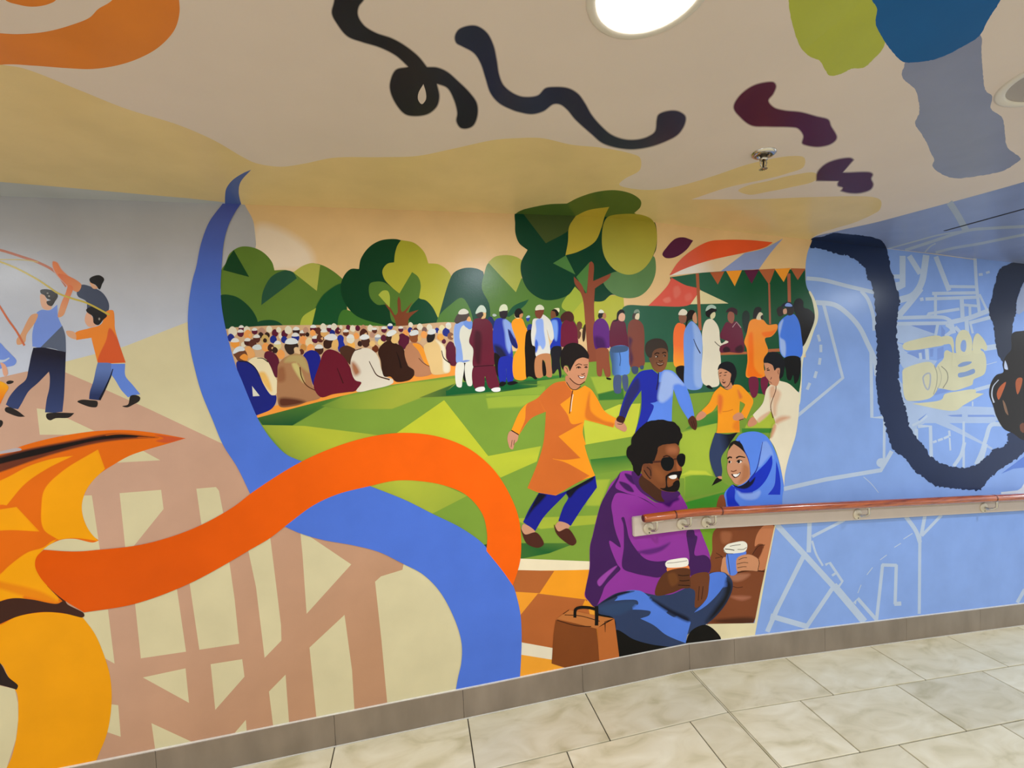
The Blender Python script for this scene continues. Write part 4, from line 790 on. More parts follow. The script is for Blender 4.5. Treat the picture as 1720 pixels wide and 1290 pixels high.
fig('seated person in a yellowish cream coat near the standing group', [P('@D2 1188,400 1260,348 1340,313 1420,358 1472,430 1482,560 1532,640 1527,742 1450,768 1300,768 1260,660 1210,520', '#e4c083')], [('coat_shade', [P('@D2 1340,318 1455,405 1478,560 1525,640 1515,740 1455,740 1435,560 1400,400', '#ebe0c6', soft=4)]), ('coat_line', [K('@D2 1420,460 1450,560 1535,628', (1.2, 2), '#2b1a16')]), ('hair', [P('@D2 1233,255 1332,238 1332,290 1300,342 1238,352', '#1f1715')]), ('cap', [P('@D2 1233,237 1265,183 1330,178 1347,225 1280,252', '#dcdcdb')]), ('face', [P('@D2 1370,250 1430,243 1447,310 1400,327', '#e9a74f')])], SEAT)
# ------------------------------------------------------------------ standing people
ST = 'standing people in the park'
BK = '#17120f'
fig('small dark blue figures far behind the navy coat', [P('@D3 530,260 570,240 605,290 640,330 600,400 560,350', '#1f2f62')], [('cap', [P('@D3 585,215 610,205 640,225 620,240 590,236', '#b9c2bc')])], ST)
fig('standing person in a white and light blue coat with white cap', [P('@D3 110,340 180,298 312,298 322,390 288,560 342,650 348,832c 130,832c 120,650 92,580', '#dfdbcb')], [('coat_shade', [P('@D3 110,340 180,298 322,298 317,390 290,407 220,350 180,390 165,500 190,620 200,822 130,832 120,650 98,560', '#87a4e4')]), ('coat_yoke', [P('@D3 215,308 322,308 312,402 230,362', '#6c92e0')]), ('hem', [P('@D3 130,832 170,815 240,795 300,800 240,822', '#7f98d6')]), ('hair', [P('@D3 105,275 150,205 282,198 292,230 250,290 180,310 130,335 98,300', '#4c3b33')]), ('face', [P('@D3 255,290 285,238 302,250 312,302 270,302', '#e9aa6c')]), ('cap', [P('@D3 148,207 170,160 220,141 265,160 282,190 260,207', '#ddd7c9')]), ('leg_gap', [P('@D3 213,835 247,835 257,1062 225,1062', BK)]), ('leg', [P('@D3 133,832 217,832 200,1060 187,1142 133,1132', '#e7e3d5')]), ('leg', [P('@D3 245,832 332,832 327,1000 320,1122 273,1122', '#e7e3d5')])], ST)
fig('standing person in a black robe behind the orange robe', [P('@D3 1030,430 1082,340 1110,420 1112,700 1127,1042 1080,1000 1050,990 1020,1032 1000,900 993,620', BK)], [('head', [P('@D3 1012,260 1035,240 1060,250 1050,295 1030,305', '#2c429e')]), ('cap', [P('@D3 1012,258 1035,228 1062,232 1060,252', '#b8c6e0')]), ('shoulder', [P('@D3 1040,345 1087,340 1082,422 1030,432', '#2a3a86')])], ST)
fig('standing person in a maroon robe with white trainers', [P('@D3 350,280 430,260 500,268 572,330 592,450 617,640 627,700 602,862 480,874 343,882 338,650 288,570 320,420', '#681b30')], [('trousers', [P('@D3 348,876 602,862 642,1000 668,1142 545,1152 490,1000 470,1152 358,1152', '#661c31')]), ('coat_shade', [P('@D3 370,420 430,440 440,700 420,850 380,840', '#46111f', soft=6)]), ('hem_line', [K('@D3 343,880 480,868 602,862', 1.6, '#3b0d1a')]), ('shoe', [P('@D3 363,1167 400,1143 480,1138 488,1177 430,1198 373,1187', '#ece7e6')]), ('shoe', [P('@D3 567,1170 600,1150 640,1143 682,1148 684,1187 600,1198', '#ece7e6')]), ('hair', [P('@D3 378,207 440,173 467,180 472,222 430,262 388,242', '#3c2c27')]), ('face', [P('@D3 463,180 498,184 492,262 438,268 470,222', '#e9bb7f')]), ('cap', [P('@D3 370,207 385,150 430,98 470,103 502,150 502,192 440,182', '#cddaca')])], ST)
fig('standing person in a navy coat lit light blue on one side', [P('@D3 635,272 740,268 790,300 852,360 908,632 897,648 835,602 837,762 660,772 608,700 588,500 598,370', '#2c38ac')], [('coat_light', [P('@D3 722,285 770,272 845,370 875,520 800,410 828,600 800,710 765,640 742,450', '#90a8e4', soft=4)]), ('sleeve', [P('@D3 783,398 908,632 892,648 828,592', '#1e2366')]), ('coat_shade', [P('@D3 605,600 700,630 770,760 660,768 618,700', '#1f2040', soft=7)]), ('robe_side', [P('@D3 612,700 685,762 677,1002 650,1002', BK)]), ('trousers', [P('@D3 678,770 847,763 852,900 842,1062 780,1072 760,900 750,1072 688,1082', '#202ca4')]), ('shoe', [P('@D3 668,1107 700,1068 762,1085 730,1122 690,1132', '#140f11')]), ('shoe', [P('@D3 773,1087 840,1063 912,1080 840,1112 788,1112', '#140f11')]), ('head', [P('@D3 678,175 772,163 772,230 740,272 688,252', '#2d2229')]), ('cap', [P('@D3 670,177 685,108 730,83 765,98 777,162 720,167', '#dce0c0')])], ST)
fig('standing person in a long orange robe with black hair', [P('@D3 828,320 890,260 960,268 1002,360 1032,440 1002,640 1012,1032 870,1034 850,760 907,640 880,520', '#f79b24')], [('neck', [P('@D3 865,200 880,250 935,262 900,268 868,245', '#ead9a8')]), ('hair', [P('@D3 863,202 890,148 930,136 972,180 972,217 910,257 880,252', '#1c1714')]), ('face', [P('@D3 930,217 972,200 962,252 933,260', '#cb8d5e')])], ST)
fig('standing black robed figure between orange and white coats', [P('@D4 218,480 282,468 302,690 342,720 352,1182 290,1150 240,1132 210,1162 190,900 183,700', BK)], [], ST)
fig('standing person in a blue and navy coat with dark trousers', [P('@D4 558,320 640,288 702,310 722,420 717,705 600,722 560,765 548,700 592,600 558,400', '#2036ae')], [('coat_light', [P('@D4 568,335 640,325 662,420 638,630 612,600 572,420', '#739cee', soft=3)]), ('trousers', [P('@D4 555,765 600,705 712,712 692,900 712,1130 690,1162 660,1032 600,1102 580,1092 570,900', '#1f1d24')]), ('head', [P('@D4 558,210 580,178 640,163 662,250 620,282 568,302', '#7d4d33')]), ('hair', [P('@D4 568,187 650,163 672,250 640,272 618,202', '#1e1916')]), ('cap', [P('@D4 603,160 682,153 677,217 640,172', '#e6deb4')])], ST)
fig('standing person in a white coat with blue front and tan trousers', [P('@D4 308,310 420,293 440,243 500,278 562,350 597,600 560,622 500,450c 552,780 540,822 350,853 330,700 298,692 273,540 288,400', '#dfdbd3')], [('coat_front', [P('@D4 345,330 400,302 440,310 460,480 480,690 440,750 400,690 352,795 320,650 348,480', '#8faaea', soft=2)]), ('coat_shade', [P('@D4 340,600 370,640 370,740 342,800 325,700', '#3e64d0', soft=2)]), ('trousers', [P('@D4 348,852 542,813 562,940 567,1147 500,1137 470,920 440,900 440,1142 353,1152', '#c08054')]), ('leg_gap', [P('@D4 440,895 472,940 487,1122 453,1132', BK)]), ('head', [P('@D4 333,190 400,173 457,173 442,250 395,307 343,272', '#7d4230')]), ('cap', [P('@D4 333,182 350,123 400,101 450,128 462,172 400,177', '#dddac2')])], ST)
fig('brown haired figures beside the trunk', [P('@D4 942,360 980,343 1012,380 1002,440 972,480 995,500 990,560 960,602 940,520', '#6c4232')], [('shadow', [P('@D4 1030,420 1057,380 1052,600 1030,642 1013,570', '#3c2619')])], ST)
fig('standing person in a maroon top with brown hair by the trunk', [P('@D4 718,390 780,318 870,328 932,420 947,560 947,680 830,690 713,710 703,560', '#6e1d37')], [('hair', [P('@D4 698,280 760,208 830,198 882,240 892,320 850,352 780,322 720,355', '#4c2622')])], ST)
fig('standing person in a purple coat and brown trousers', [P('@D5 133,330 190,268 250,268 312,340 332,450 327,642 300,642 290,657 163,662 138,620', '#62267c')], [('coat_shade', [P('@D5 140,500 250,520 280,640 170,650', '#451659', soft=6)]), ('trousers', [P('@D5 163,658 307,653 327,800 337,1002 290,1012 245,900 225,1002 183,997 163,800', '#924d35')]), ('shoe', [P('@D5 288,1018 352,1030 352,1047 300,1042', BK)]), ('hair', [P('@D5 183,232 200,193 257,188 247,242 198,267', '#1c1715')]), ('face', [P('@D5 250,205 275,193 290,240 270,272 240,252', '#b87d52')]), ('cap', [P('@D5 188,192 210,153 240,158 262,190 230,197', '#e6e4d4')])], ST)
fig('standing person in a maroon jacket and denim skirt', [P('@D5 338,380 380,288 450,283 522,310 552,450 582,600 562,637 350,642 328,520', '#632239')], [('skirt', [P('@D5 345,640 562,625 577,760 582,962 500,988 380,988 360,850', '#6190e0', g=('@D5 480,800 370,800', '#446089'))]), ('waistband', [P('@D5 348,638 562,623 562,672 350,692', '#41597e')]), ('pleat', [K('@D5 455,690 470,780 460,870', 1.6, '#3a5a92')]), ('leg', [P('@D5 393,997 472,990 477,1130 472,1214 400,1214', '#4a577e')]), ('leg', [P('@D5 498,988 552,985 567,1130 540,1202 510,1162', '#4a577e')]), ('hair', [P('@D5 415,280 430,188 480,148 517,170 522,200 460,212 447,282 400,302 368,302', '#191210')]), ('face', [P('@D5 445,280 455,213 495,193 527,220 517,292 480,302', '#e2ad91')])], ST)
fig('standing person in a long brown coat with grey cap', [P('@D5 573,330 630,278 700,288 752,340 772,430 772,700 767,867 600,882 578,700', '#80463a')], [('coat_shade', [P('@D5 578,500 620,530 600,640 630,780 600,870 582,700', '#4e2d47', soft=5)]), ('leg', [P('@D5 613,882 692,885 687,962 650,977 618,950', '#3f4b69')]), ('leg', [P('@D5 718,872 767,867 757,912 728,912', '#3f4b69')]), ('hair', [P('@D5 618,262 640,193 672,200 652,272', '#4c3e3a')]), ('face', [P('@D5 653,262 670,208 707,198 702,277 670,277', '#e5d2b2')]), ('cap', [P('@D5 638,192 660,153 702,153 717,202 690,182 650,202', '#839484')])], ST)
fig('standing person in an orange robe with cream cap beside the tent', [P('@D6 98,420 150,343 242,370 247,460 232,922 108,932 88,700', '#f4733a', g=('@D6 180,650 150,900', '#fb9e34'))], [('legs', [P('@D6 128,940 237,928 242,1172 180,1102 123,1012', '#1c1616')]), ('head', [P('@D6 163,240 252,233 267,290 240,342 190,352 163,300', '#8d5e4c')]), ('cap', [P('@D6 153,232 175,178 215,153 260,173 277,210 250,237 190,237', '#e9dfcd')])], ST)
fig('standing person in a long pale blue robe', [P('@D6 233,470 270,380 330,318 400,370 452,460 477,560 472,900 462,1224 258,1222 233,900', '#7399e6')], [('robe_light', [P('@D6 352,335 465,500 462,1215 390,1200 362,800 372,600', '#98b4ec', soft=5)]), ('robe_line', [K('@D6 360,560 400,660 452,755', (1, 1.8), '#2b2f52')]), ('hair', [P('@D6 268,220 310,168 370,178 382,220 340,292 290,312 262,390 250,400 268,260', '#241c1a')]), ('face', [P('@D6 350,240 385,198 407,310 400,352 350,312', '#cb9372')])], ST)
fig('standing person in a long white robe reaching over the counter', [P('@D6 478,450 530,308 600,288 662,340 702,420 717,560 737,620 832,558 842,600 732,672 727,900 692,1000 702,1182 620,1212 500,1172 468,1100 483,700', '#e9dfc9')], [('robe_line', [K('@D6 645,595 690,640 735,668', 1.2, '#3a2c28'), K('@D6 715,560 740,590 760,605', 1.2, '#3a2c28')]), ('shoe', [P('@D6 528,1197 570,1183 622,1237 560,1227', BK)]), ('hair', [P('@D6 523,192 600,143 662,148 672,182 600,212 570,272 528,242', '#1e1819')]), ('face', [P('@D6 585,240 640,193 657,215 642,272 600,292', '#dfd4aa')]), ('cap', [P('@D6 523,182 545,118 610,95 662,125 662,152 600,142 550,172', '#aec6b8')])], ST)
fig('maroon coated seller behind the counter', [P('@D6 720,540 760,400 810,328 870,348 930,318 1002,400 1032,540 1032,734 840,738 718,738 718,660 832,600', '#692139')], [('coat_shade', [P('@D6 760,690 800,660 850,690 850,730 760,730', '#33161f', soft=2), P('@D6 920,690 1010,640 1025,725 930,730', '#3a1822', soft=3)]), ('collar', [K('@D6 885,402 940,330 1002,408', 1.4, '#b08f96', st=True)]), ('hair', [P('@D6 798,202 830,148 890,133 952,170 942,242 900,202 840,192', '#3c212b')]), ('face', [P('@D6 823,222 850,188 902,210 907,302 880,352 828,312', '#9d5e4d')])], ST)
fig('person in an orange robe reaching to the blue coat', [P('@D7 203,330 270,310 350,323 400,376 508,374 507,430 440,512 370,532 402,650 402,690c 360,760 355,850 362,972 250,977 158,972 170,780 158,640 133,580 160,480', '#fb9329')], [('robe_shade', [P('@D7 190,480 220,460 240,640 250,860 300,930 345,962 175,966 180,780', '#f97412', soft=4)]), ('sleeve_shade', [P('@D7 370,520 440,505 505,430 440,450 330,470', '#f97412', soft=3)]), ('leg', [P('@D7 190,980 282,980 277,1182 240,1212 213,1182', '#73213e')]), ('leg', [P('@D7 328,982 412,973 402,1052 370,1182 338,1142', '#73213e')]), ('hair', [P('@D7 238,232 260,183 300,173 332,195 312,242 270,302 238,307', '#1f1b18')]), ('face', [P('@D7 270,312 310,233 342,250 342,312 310,322', '#dfd2b4')]), ('beard', [P('@D7 318,285 345,262 345,310 330,318', '#2b241f')])], ST)
fig('person in a bright blue coat and dark hat', [P('@D7 523,372 580,298 650,258 702,258 752,330 782,480 782,742 600,757 548,702 528,520', '#477cea')], [('coat_light', [P('@D7 530,375 578,315 560,400 542,520 595,560 595,745 555,700 535,540', '#a2bcf2', soft=3)]), ('trousers', [P('@D7 593,755 762,748 752,1002 710,1052 690,950 660,1012 628,1002 608,900', '#151312')]), ('second_head', [P('@D7 503,202 540,168 592,190 582,262 530,282', '#2c221e')]), ('hair', [P('@D7 608,180 692,168 692,252 640,272 613,242', '#2d2421')]), ('face', [P('@D7 578,202 612,193 617,247 583,257', '#cb9b80')]), ('hat', [P('@D7 553,167 600,123 665,123 692,165 682,187 620,177', '#1c1f30')]), ('hat_band', [P('@D7 595,162 620,128 665,140 682,166 640,171', '#84a1e8')])], ST)
# ------------------------------------------------------------------ children
KID = 'children running in the park'
DKL = '#2a1712'
fig('smiling child in a long orange kurta and blue trousers', [P('@C1 750,468c 650,490 560,560 480,640 370,700 310,770 228,950c 300,1002c 420,840 567,770c 560,900 540,1090 480,1290 @C2 385,467c 500,512 665,540c 900,402 1052,346c 990,190 950,40 @C1 960,1100 930,980 947,850c 1100,890 1232,927c 1264,840c 1150,770 1060,620 1010,550 950,513c 860,557', '#f8961f')], [
    ('kurta_shade', [P('@C1 750,470c 650,490 560,560 480,640 380,700 360,850 298,1000c 420,840 567,772c 560,900 540,1090 480,1290 @C2 387,467c 500,510 665,538c 1000,347c 760,215 630,178c 750,190 910,172c @C1 690,1015c 940,875c 820,890 780,800 708,700c 830,590 790,530', '#cf6829', soft=1)]),
    ('sleeve_shade', [P('@C1 1000,570 965,700 960,835 1100,885 1228,922 1240,890 1120,850 1010,760', '#da7322', soft=4)]),
    ('placket', [K('@C1 832,560 815,650 800,790', 1.6, '#4a2a20'), K('@C1 835,600 822,680 812,770', 1.0, '#e9e2da')]),
    ('trousers', [P('@C2 498,513c 665,540c 760,500 1052,344c 1070,460c 940,640 812,838c 690,790c 740,650 787,560 765,523c 700,590 600,690 540,760 462,888c 343,802c 400,680', '#171c8c')]),
    ('trouser_shade', [P('@C2 500,518 570,532 520,600 440,680 370,770 430,640', '#0d0c20', soft=4), P('@C2 765,505 1045,350 1030,385 880,480 800,565 785,545', '#0d0c20', soft=3)]),
    ('foot', [P('@C2 345,820 462,897 370,927 328,880', '#cb9374')]), ('foot', [P('@C2 700,795 802,837 740,902 658,880 668,820', '#cb9374')]),
    ('shoe', [P('@C2 323,868 360,922 470,903 532,970 547,1020 500,1053 430,1043 370,1002', '#4c241b')]), ('shoe', [P('@C2 648,823 690,892 780,863 852,950 868,1000 832,1033 750,992 668,910', '#4c241b')]),
    ('hand', [P('@C1 213,963 292,990 285,1060 262,1080 240,1143 213,1132 198,1090 188,1030', '#cb8d70'), K('@C1 235,1050 225,1120', .8, DKL), K('@C1 258,1050 250,1100', .8, DKL), K('@C1 228,955 300,998', 1.8, DKL)]),
    ('hand', [P('@C1 1255,848 1322,868 1365,940 1345,968 1300,952 1248,912', '#cb8d70'), K('@C1 1270,890 1310,895 1330,880', 1, DKL)]),
    ('neck', [P('@C1 768,415 900,500 905,530 850,560 800,532 758,470', '#c4825e'), K('@C1 770,480 815,545 860,555 910,520', 1.2, DKL)]),
    ('face', [P('@C1 987,243c 988,330 977,400 950,472 900,502 850,482 800,432 768,395 743,360 750,322 780,328 800,372 830,310 870,260 930,238', '#cf8d69'), K('@C1 800,440 850,488 900,505 950,475', 1.6, '#5a3020')]),
    ('eyes', [K('@C1 866,342 890,328 912,340', 1.6, DKL), K('@C1 858,320 890,300 922,312', 1.4, '#5a3626'), K('@C1 945,337 965,327 977,338', 1.5, DKL), K('@C1 938,312 978,310', 1.3, '#5a3626'), O('@C1 890,338', 8, 8, DKL), O('@C1 962,336', 6, 8, DKL)]),
    ('mouth', [K('@C1 915,400 932,405 948,393', 1.4, '#5a2f22'), P('@C1 880,412 920,425 955,412 942,442 915,448 893,437', '#6a2f28'), P('@C1 892,420 920,429 948,420 937,437 915,440 900,433', '#f1e6dd')]),
    ('ear', [K('@C1 758,335 775,350 778,380', 1.2, '#6b3a28')]),
    ('hair', [P('@C1 718,180 760,118 830,93 900,108 960,160 992,220 987,252c 930,238 870,260 830,320 805,372c 780,318 750,318 738,362c 718,330 710,250', '#1e1614')])], KID)
fig('smiling child in a blue kurta holding hands', [P('@C3 400,300c 440,283 500,290 560,350 612,420 652,540 672,637c 625,667c 560,560 510,430c 500,560 497,690c 440,690 280,700c 300,660c 357,555c 310,535c 300,400', '#5f8aee')], [
    ('kurta_dark_half', [P('@C3 345,278c 260,293 218,330 158,430 108,560 88,640c 137,662c 180,560 262,440c 262,560 250,640 215,760 200,810c 300,700c 357,558 330,540c 387,520 395,318c', '#212ca6')]),
    ('sleeve_shade', [P('@C3 235,345 165,430 118,560 98,635 130,650 195,520 250,420', '#2b2a66', soft=5)]),
    ('kurta_light', [P('@C3 440,292 500,303 595,405 550,390 512,400 500,470 425,535 392,515 405,400', '#a0b8f0', soft=5)]),
    ('placket', [K('@F2 272,500 265,600 245,720', 1.8, '#2a2440')]),
    ('hand', [P('@C3 88,637 137,655 120,692 68,672', '#3c1f18')]), ('hand', [P('@F2 648,1100 705,1048 752,1100 762,1190 742,1234 700,1212 658,1152', '#552b1d'), K('@F2 690,1120 715,1200', .8, '#2b120c'), K('@F2 715,1110 738,1200', .8, '#2b120c')]),
    ('face', [P('@F2 180,260 230,203 310,183 367,203 388,250 382,360 357,442 310,488 260,493 198,442 173,380 148,320 165,293 185,308', '#6f4833', g=('@F2 240,300 330,420', '#8a5636'))]),
    ('eyes', [K('@F2 218,270 250,248 280,258', 2, '#2a1a14'), K('@F2 318,255 345,240 368,250', 1.8, '#2a1a14'), O('@F2 245,295', 20, 13, '#2a1a14'), O('@F2 238,298', 8, 7, '#d9cdc0'), O('@F2 347,285', 18, 12, '#2a1a14'), O('@F2 340,288', 5, 5, '#b9a595')]),
    ('nose', [K('@F2 275,345 300,358 325,345', 1.6, '#3a2318')]),
    ('mouth', [P('@F2 238,365 290,382 342,368 325,405 285,418 255,402', '#4a2118'), P('@F2 252,376 290,388 332,377 318,393 285,398 262,392', '#a98b78')]),
    ('hair', [P('@F2 98,200 120,118 190,73 280,66 350,98 388,170 392,245 365,202 300,187 220,212 192,252 182,305 160,310 128,290', '#3b312b')])], KID)
fig('laughing child in an orange shirt and dark jeans', [P('@F3 640,598c 740,603 850,700 948,840 903,980 842,1117c 748,1050c 800,950 822,900 745,848c 737,1000 742,1330 @C3 1022,765c 840,772c @F3 395,1300 410,1100 405,898c 330,1000 237,1057c 163,995c 280,870 350,720 450,623c 560,680', '#fc9d20')], [
    ('shirt_shade', [P('@F3 425,745 475,770 475,950 440,1040 415,980', '#e8742e', soft=5), P('@F3 710,670 780,790 745,815', '#e27534', soft=4), P('@F3 660,1170 735,1130 735,1300 640,1260', '#ee8422', soft=5), K('@F3 480,1010 560,1000 640,975', 1.2, '#d9741e')]),
    ('hand', [P('@F3 163,1000 237,1057 150,1132 90,1142 78,1090', '#d18d6d')]), ('hand', [P('@F3 638,1080 740,1018 802,1070 802,1122 720,1143 648,1132', '#d18d6d'), K('@F3 730,1140 800,1118', 1.2, DKL)]),
    ('jeans', [P('@C3 833,768c 930,780 1007,765c 960,830 930,880 880,960 887,1060 882,1108c 838,1112c 798,1010 788,930 808,840', '#323f62', g=('@C3 870,850 940,830', '#15161f'))]),
    ('shoe', [P('@C3 850,1115 888,1135 860,1152 806,1180c', BK)]), ('ankle', [P('@C3 850,1108 882,1104 885,1125 862,1122', '#d18d6d')]),
    ('neck', [P('@F3 505,640 600,560 632,600 620,650 560,675', '#cc8a68')]),
    ('face', [P('@F3 428,353 520,368 587,400 612,440 625,470 607,530 570,602 520,643 480,612 440,540 423,460', '#d1916e'), K('@F3 490,625 530,640 575,605 605,540', 1.3, '#4a2a1e')]),
    ('eyes', [K('@F3 432,428 468,415', 1.4, DKL), K('@F3 510,418 552,406', 1.4, DKL), K('@F3 436,470 460,460', 1, DKL), K('@F3 500,458 535,452', 1.2, DKL)]),
    ('mouth', [K('@F3 478,525 500,528', 1.2, '#4a2a1e'), P('@F3 468,545 500,560 530,548 515,578 492,580', '#5a2a2a')]),
    ('hair', [P('@F3 408,380 430,298 490,258 570,248 640,278 692,380 693,460 662,550 640,615 600,530 612,440 590,412 520,372 440,352', '#17171c')])], KID)
fig('child in a cream kurta bending forward', [P('@C3 1330,366c 1400,388 1480,460c 1482,560 1472,680 1452,800 1402,960 1372,1090 1366,1182c 1330,1000 1290,880 1253,820c 1300,730 1275,620 1260,588c 1160,692c 1123,630c 1200,540 1230,430 1260,398c', '#ecdfc3')], [
    ('kurta_shade', [P('@C3 1258,415 1292,405 1290,550 1270,600 1258,520', '#dcae8e', soft=5), P('@C3 1300,430 1340,460 1310,560 1300,640 1285,640 1275,560', '#e2b999', soft=6), P('@C3 1350,640 1415,648 1330,690 1290,715 1295,670', '#dba887', soft=6), P('@C3 1292,700 1305,715 1265,812 1260,808', '#d99f7e', soft=4), P('@C3 1160,665 1260,600 1255,615 1165,690', '#dfb595', soft=3)]),
    ('placket', [K('@C3 1302,393 1300,440 1262,560 1280,655', 1.3, '#6b3c28')]),
    ('hand', [P('@C3 1123,645 1157,692 1110,722 1086,717 1088,680', '#d18d6d')]),
    ('face', [P('@F3 1113,263 1170,266 1240,298 1275,385 1300,348 1347,343 1352,480 1337,560 1302,620 1240,603 1193,592 1183,540 1163,512 1133,472 1123,440 1113,400 1130,370', '#d1916e')]),
    ('eyes', [K('@F3 1150,362 1180,345', 1.4, DKL), K('@F3 1155,382 1180,376 1195,382', 1.8, DKL)]), ('mouth', [K('@F3 1205,518 1222,500 1220,482', 1.1, '#6b3a2c'), K('@F3 1185,545 1230,580', .9, '#7b4a3a')]), ('ear', [K('@F3 1330,375 1322,410 1332,440', 1, '#6b3a28')]),
    ('hair', [P('@F3 1103,222 1140,148 1210,103 1290,103 1370,148 1422,250 1422,350 1392,480 1345,512 1347,347 1300,350 1273,387 1238,302 1160,267 1108,267', '#17171c')])], KID)
# blue and orange ribbons
BL = '#4f74d6'
br = part('painted_blue_ribbon', [P('@PX 384,330c 371,347 352,373 338,410 330,449 324,470 318,506 316,540 319,579 328,621 339,660 357,704 375,747 399,785 420,828c 440,850 560,820 510,776c 481,763 456,738 440,715 432,700 417,665 407,640 397,616 382,563 373,516 371,482 373,443 376,410 383,382 397,354 415,330c', '#4d58a4', g=('@PX 390,345 345,520', BL))], 'long blue painted ribbon sweeping down from the ceiling')  # shadow under the ceiling is painted in as the darker upper blend
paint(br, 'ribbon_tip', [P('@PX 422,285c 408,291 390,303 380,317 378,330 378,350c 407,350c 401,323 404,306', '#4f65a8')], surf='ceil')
paint(br, 'ribbon_end', [P('@PX 470,880c 503,895 540,906 595,916 637,927 678,947c 709,963.5 737,991 762,1036 775,1078 775,1111 769,1139 762,1180c 872,1155c 875,1105 876,1069 874,1032 868,1003 861,982 850,966 830,940 813,915 777,888 725,862 679,839 610,812c 540,800', BL)])
# orange ribbon passes over lawn and blue ribbon
part('painted_orange_ribbon', [P('@PX 74,923c 126,926 167,923 229,916 279,904 335,883 391,852 428,824 503,777 573,747 629,732 679,727 735,733 785,752 820,779 840,803 861,841 871,870 875,902 874,938 869,960 861,983c 845,960 817,925c 818,897 810,863 784,832 749,816 707,808 665,807 618,817 567,830 526,849 484,880 453,904 417,925 409,930 318,980 226,1014 142,1028c 108,1007 81,984 66,965 60,950 62,936', '#dc5502', g=('@PX 300,930 640,770', '#f76306'))], 'wide orange painted ribbon arching over the blue ribbon')
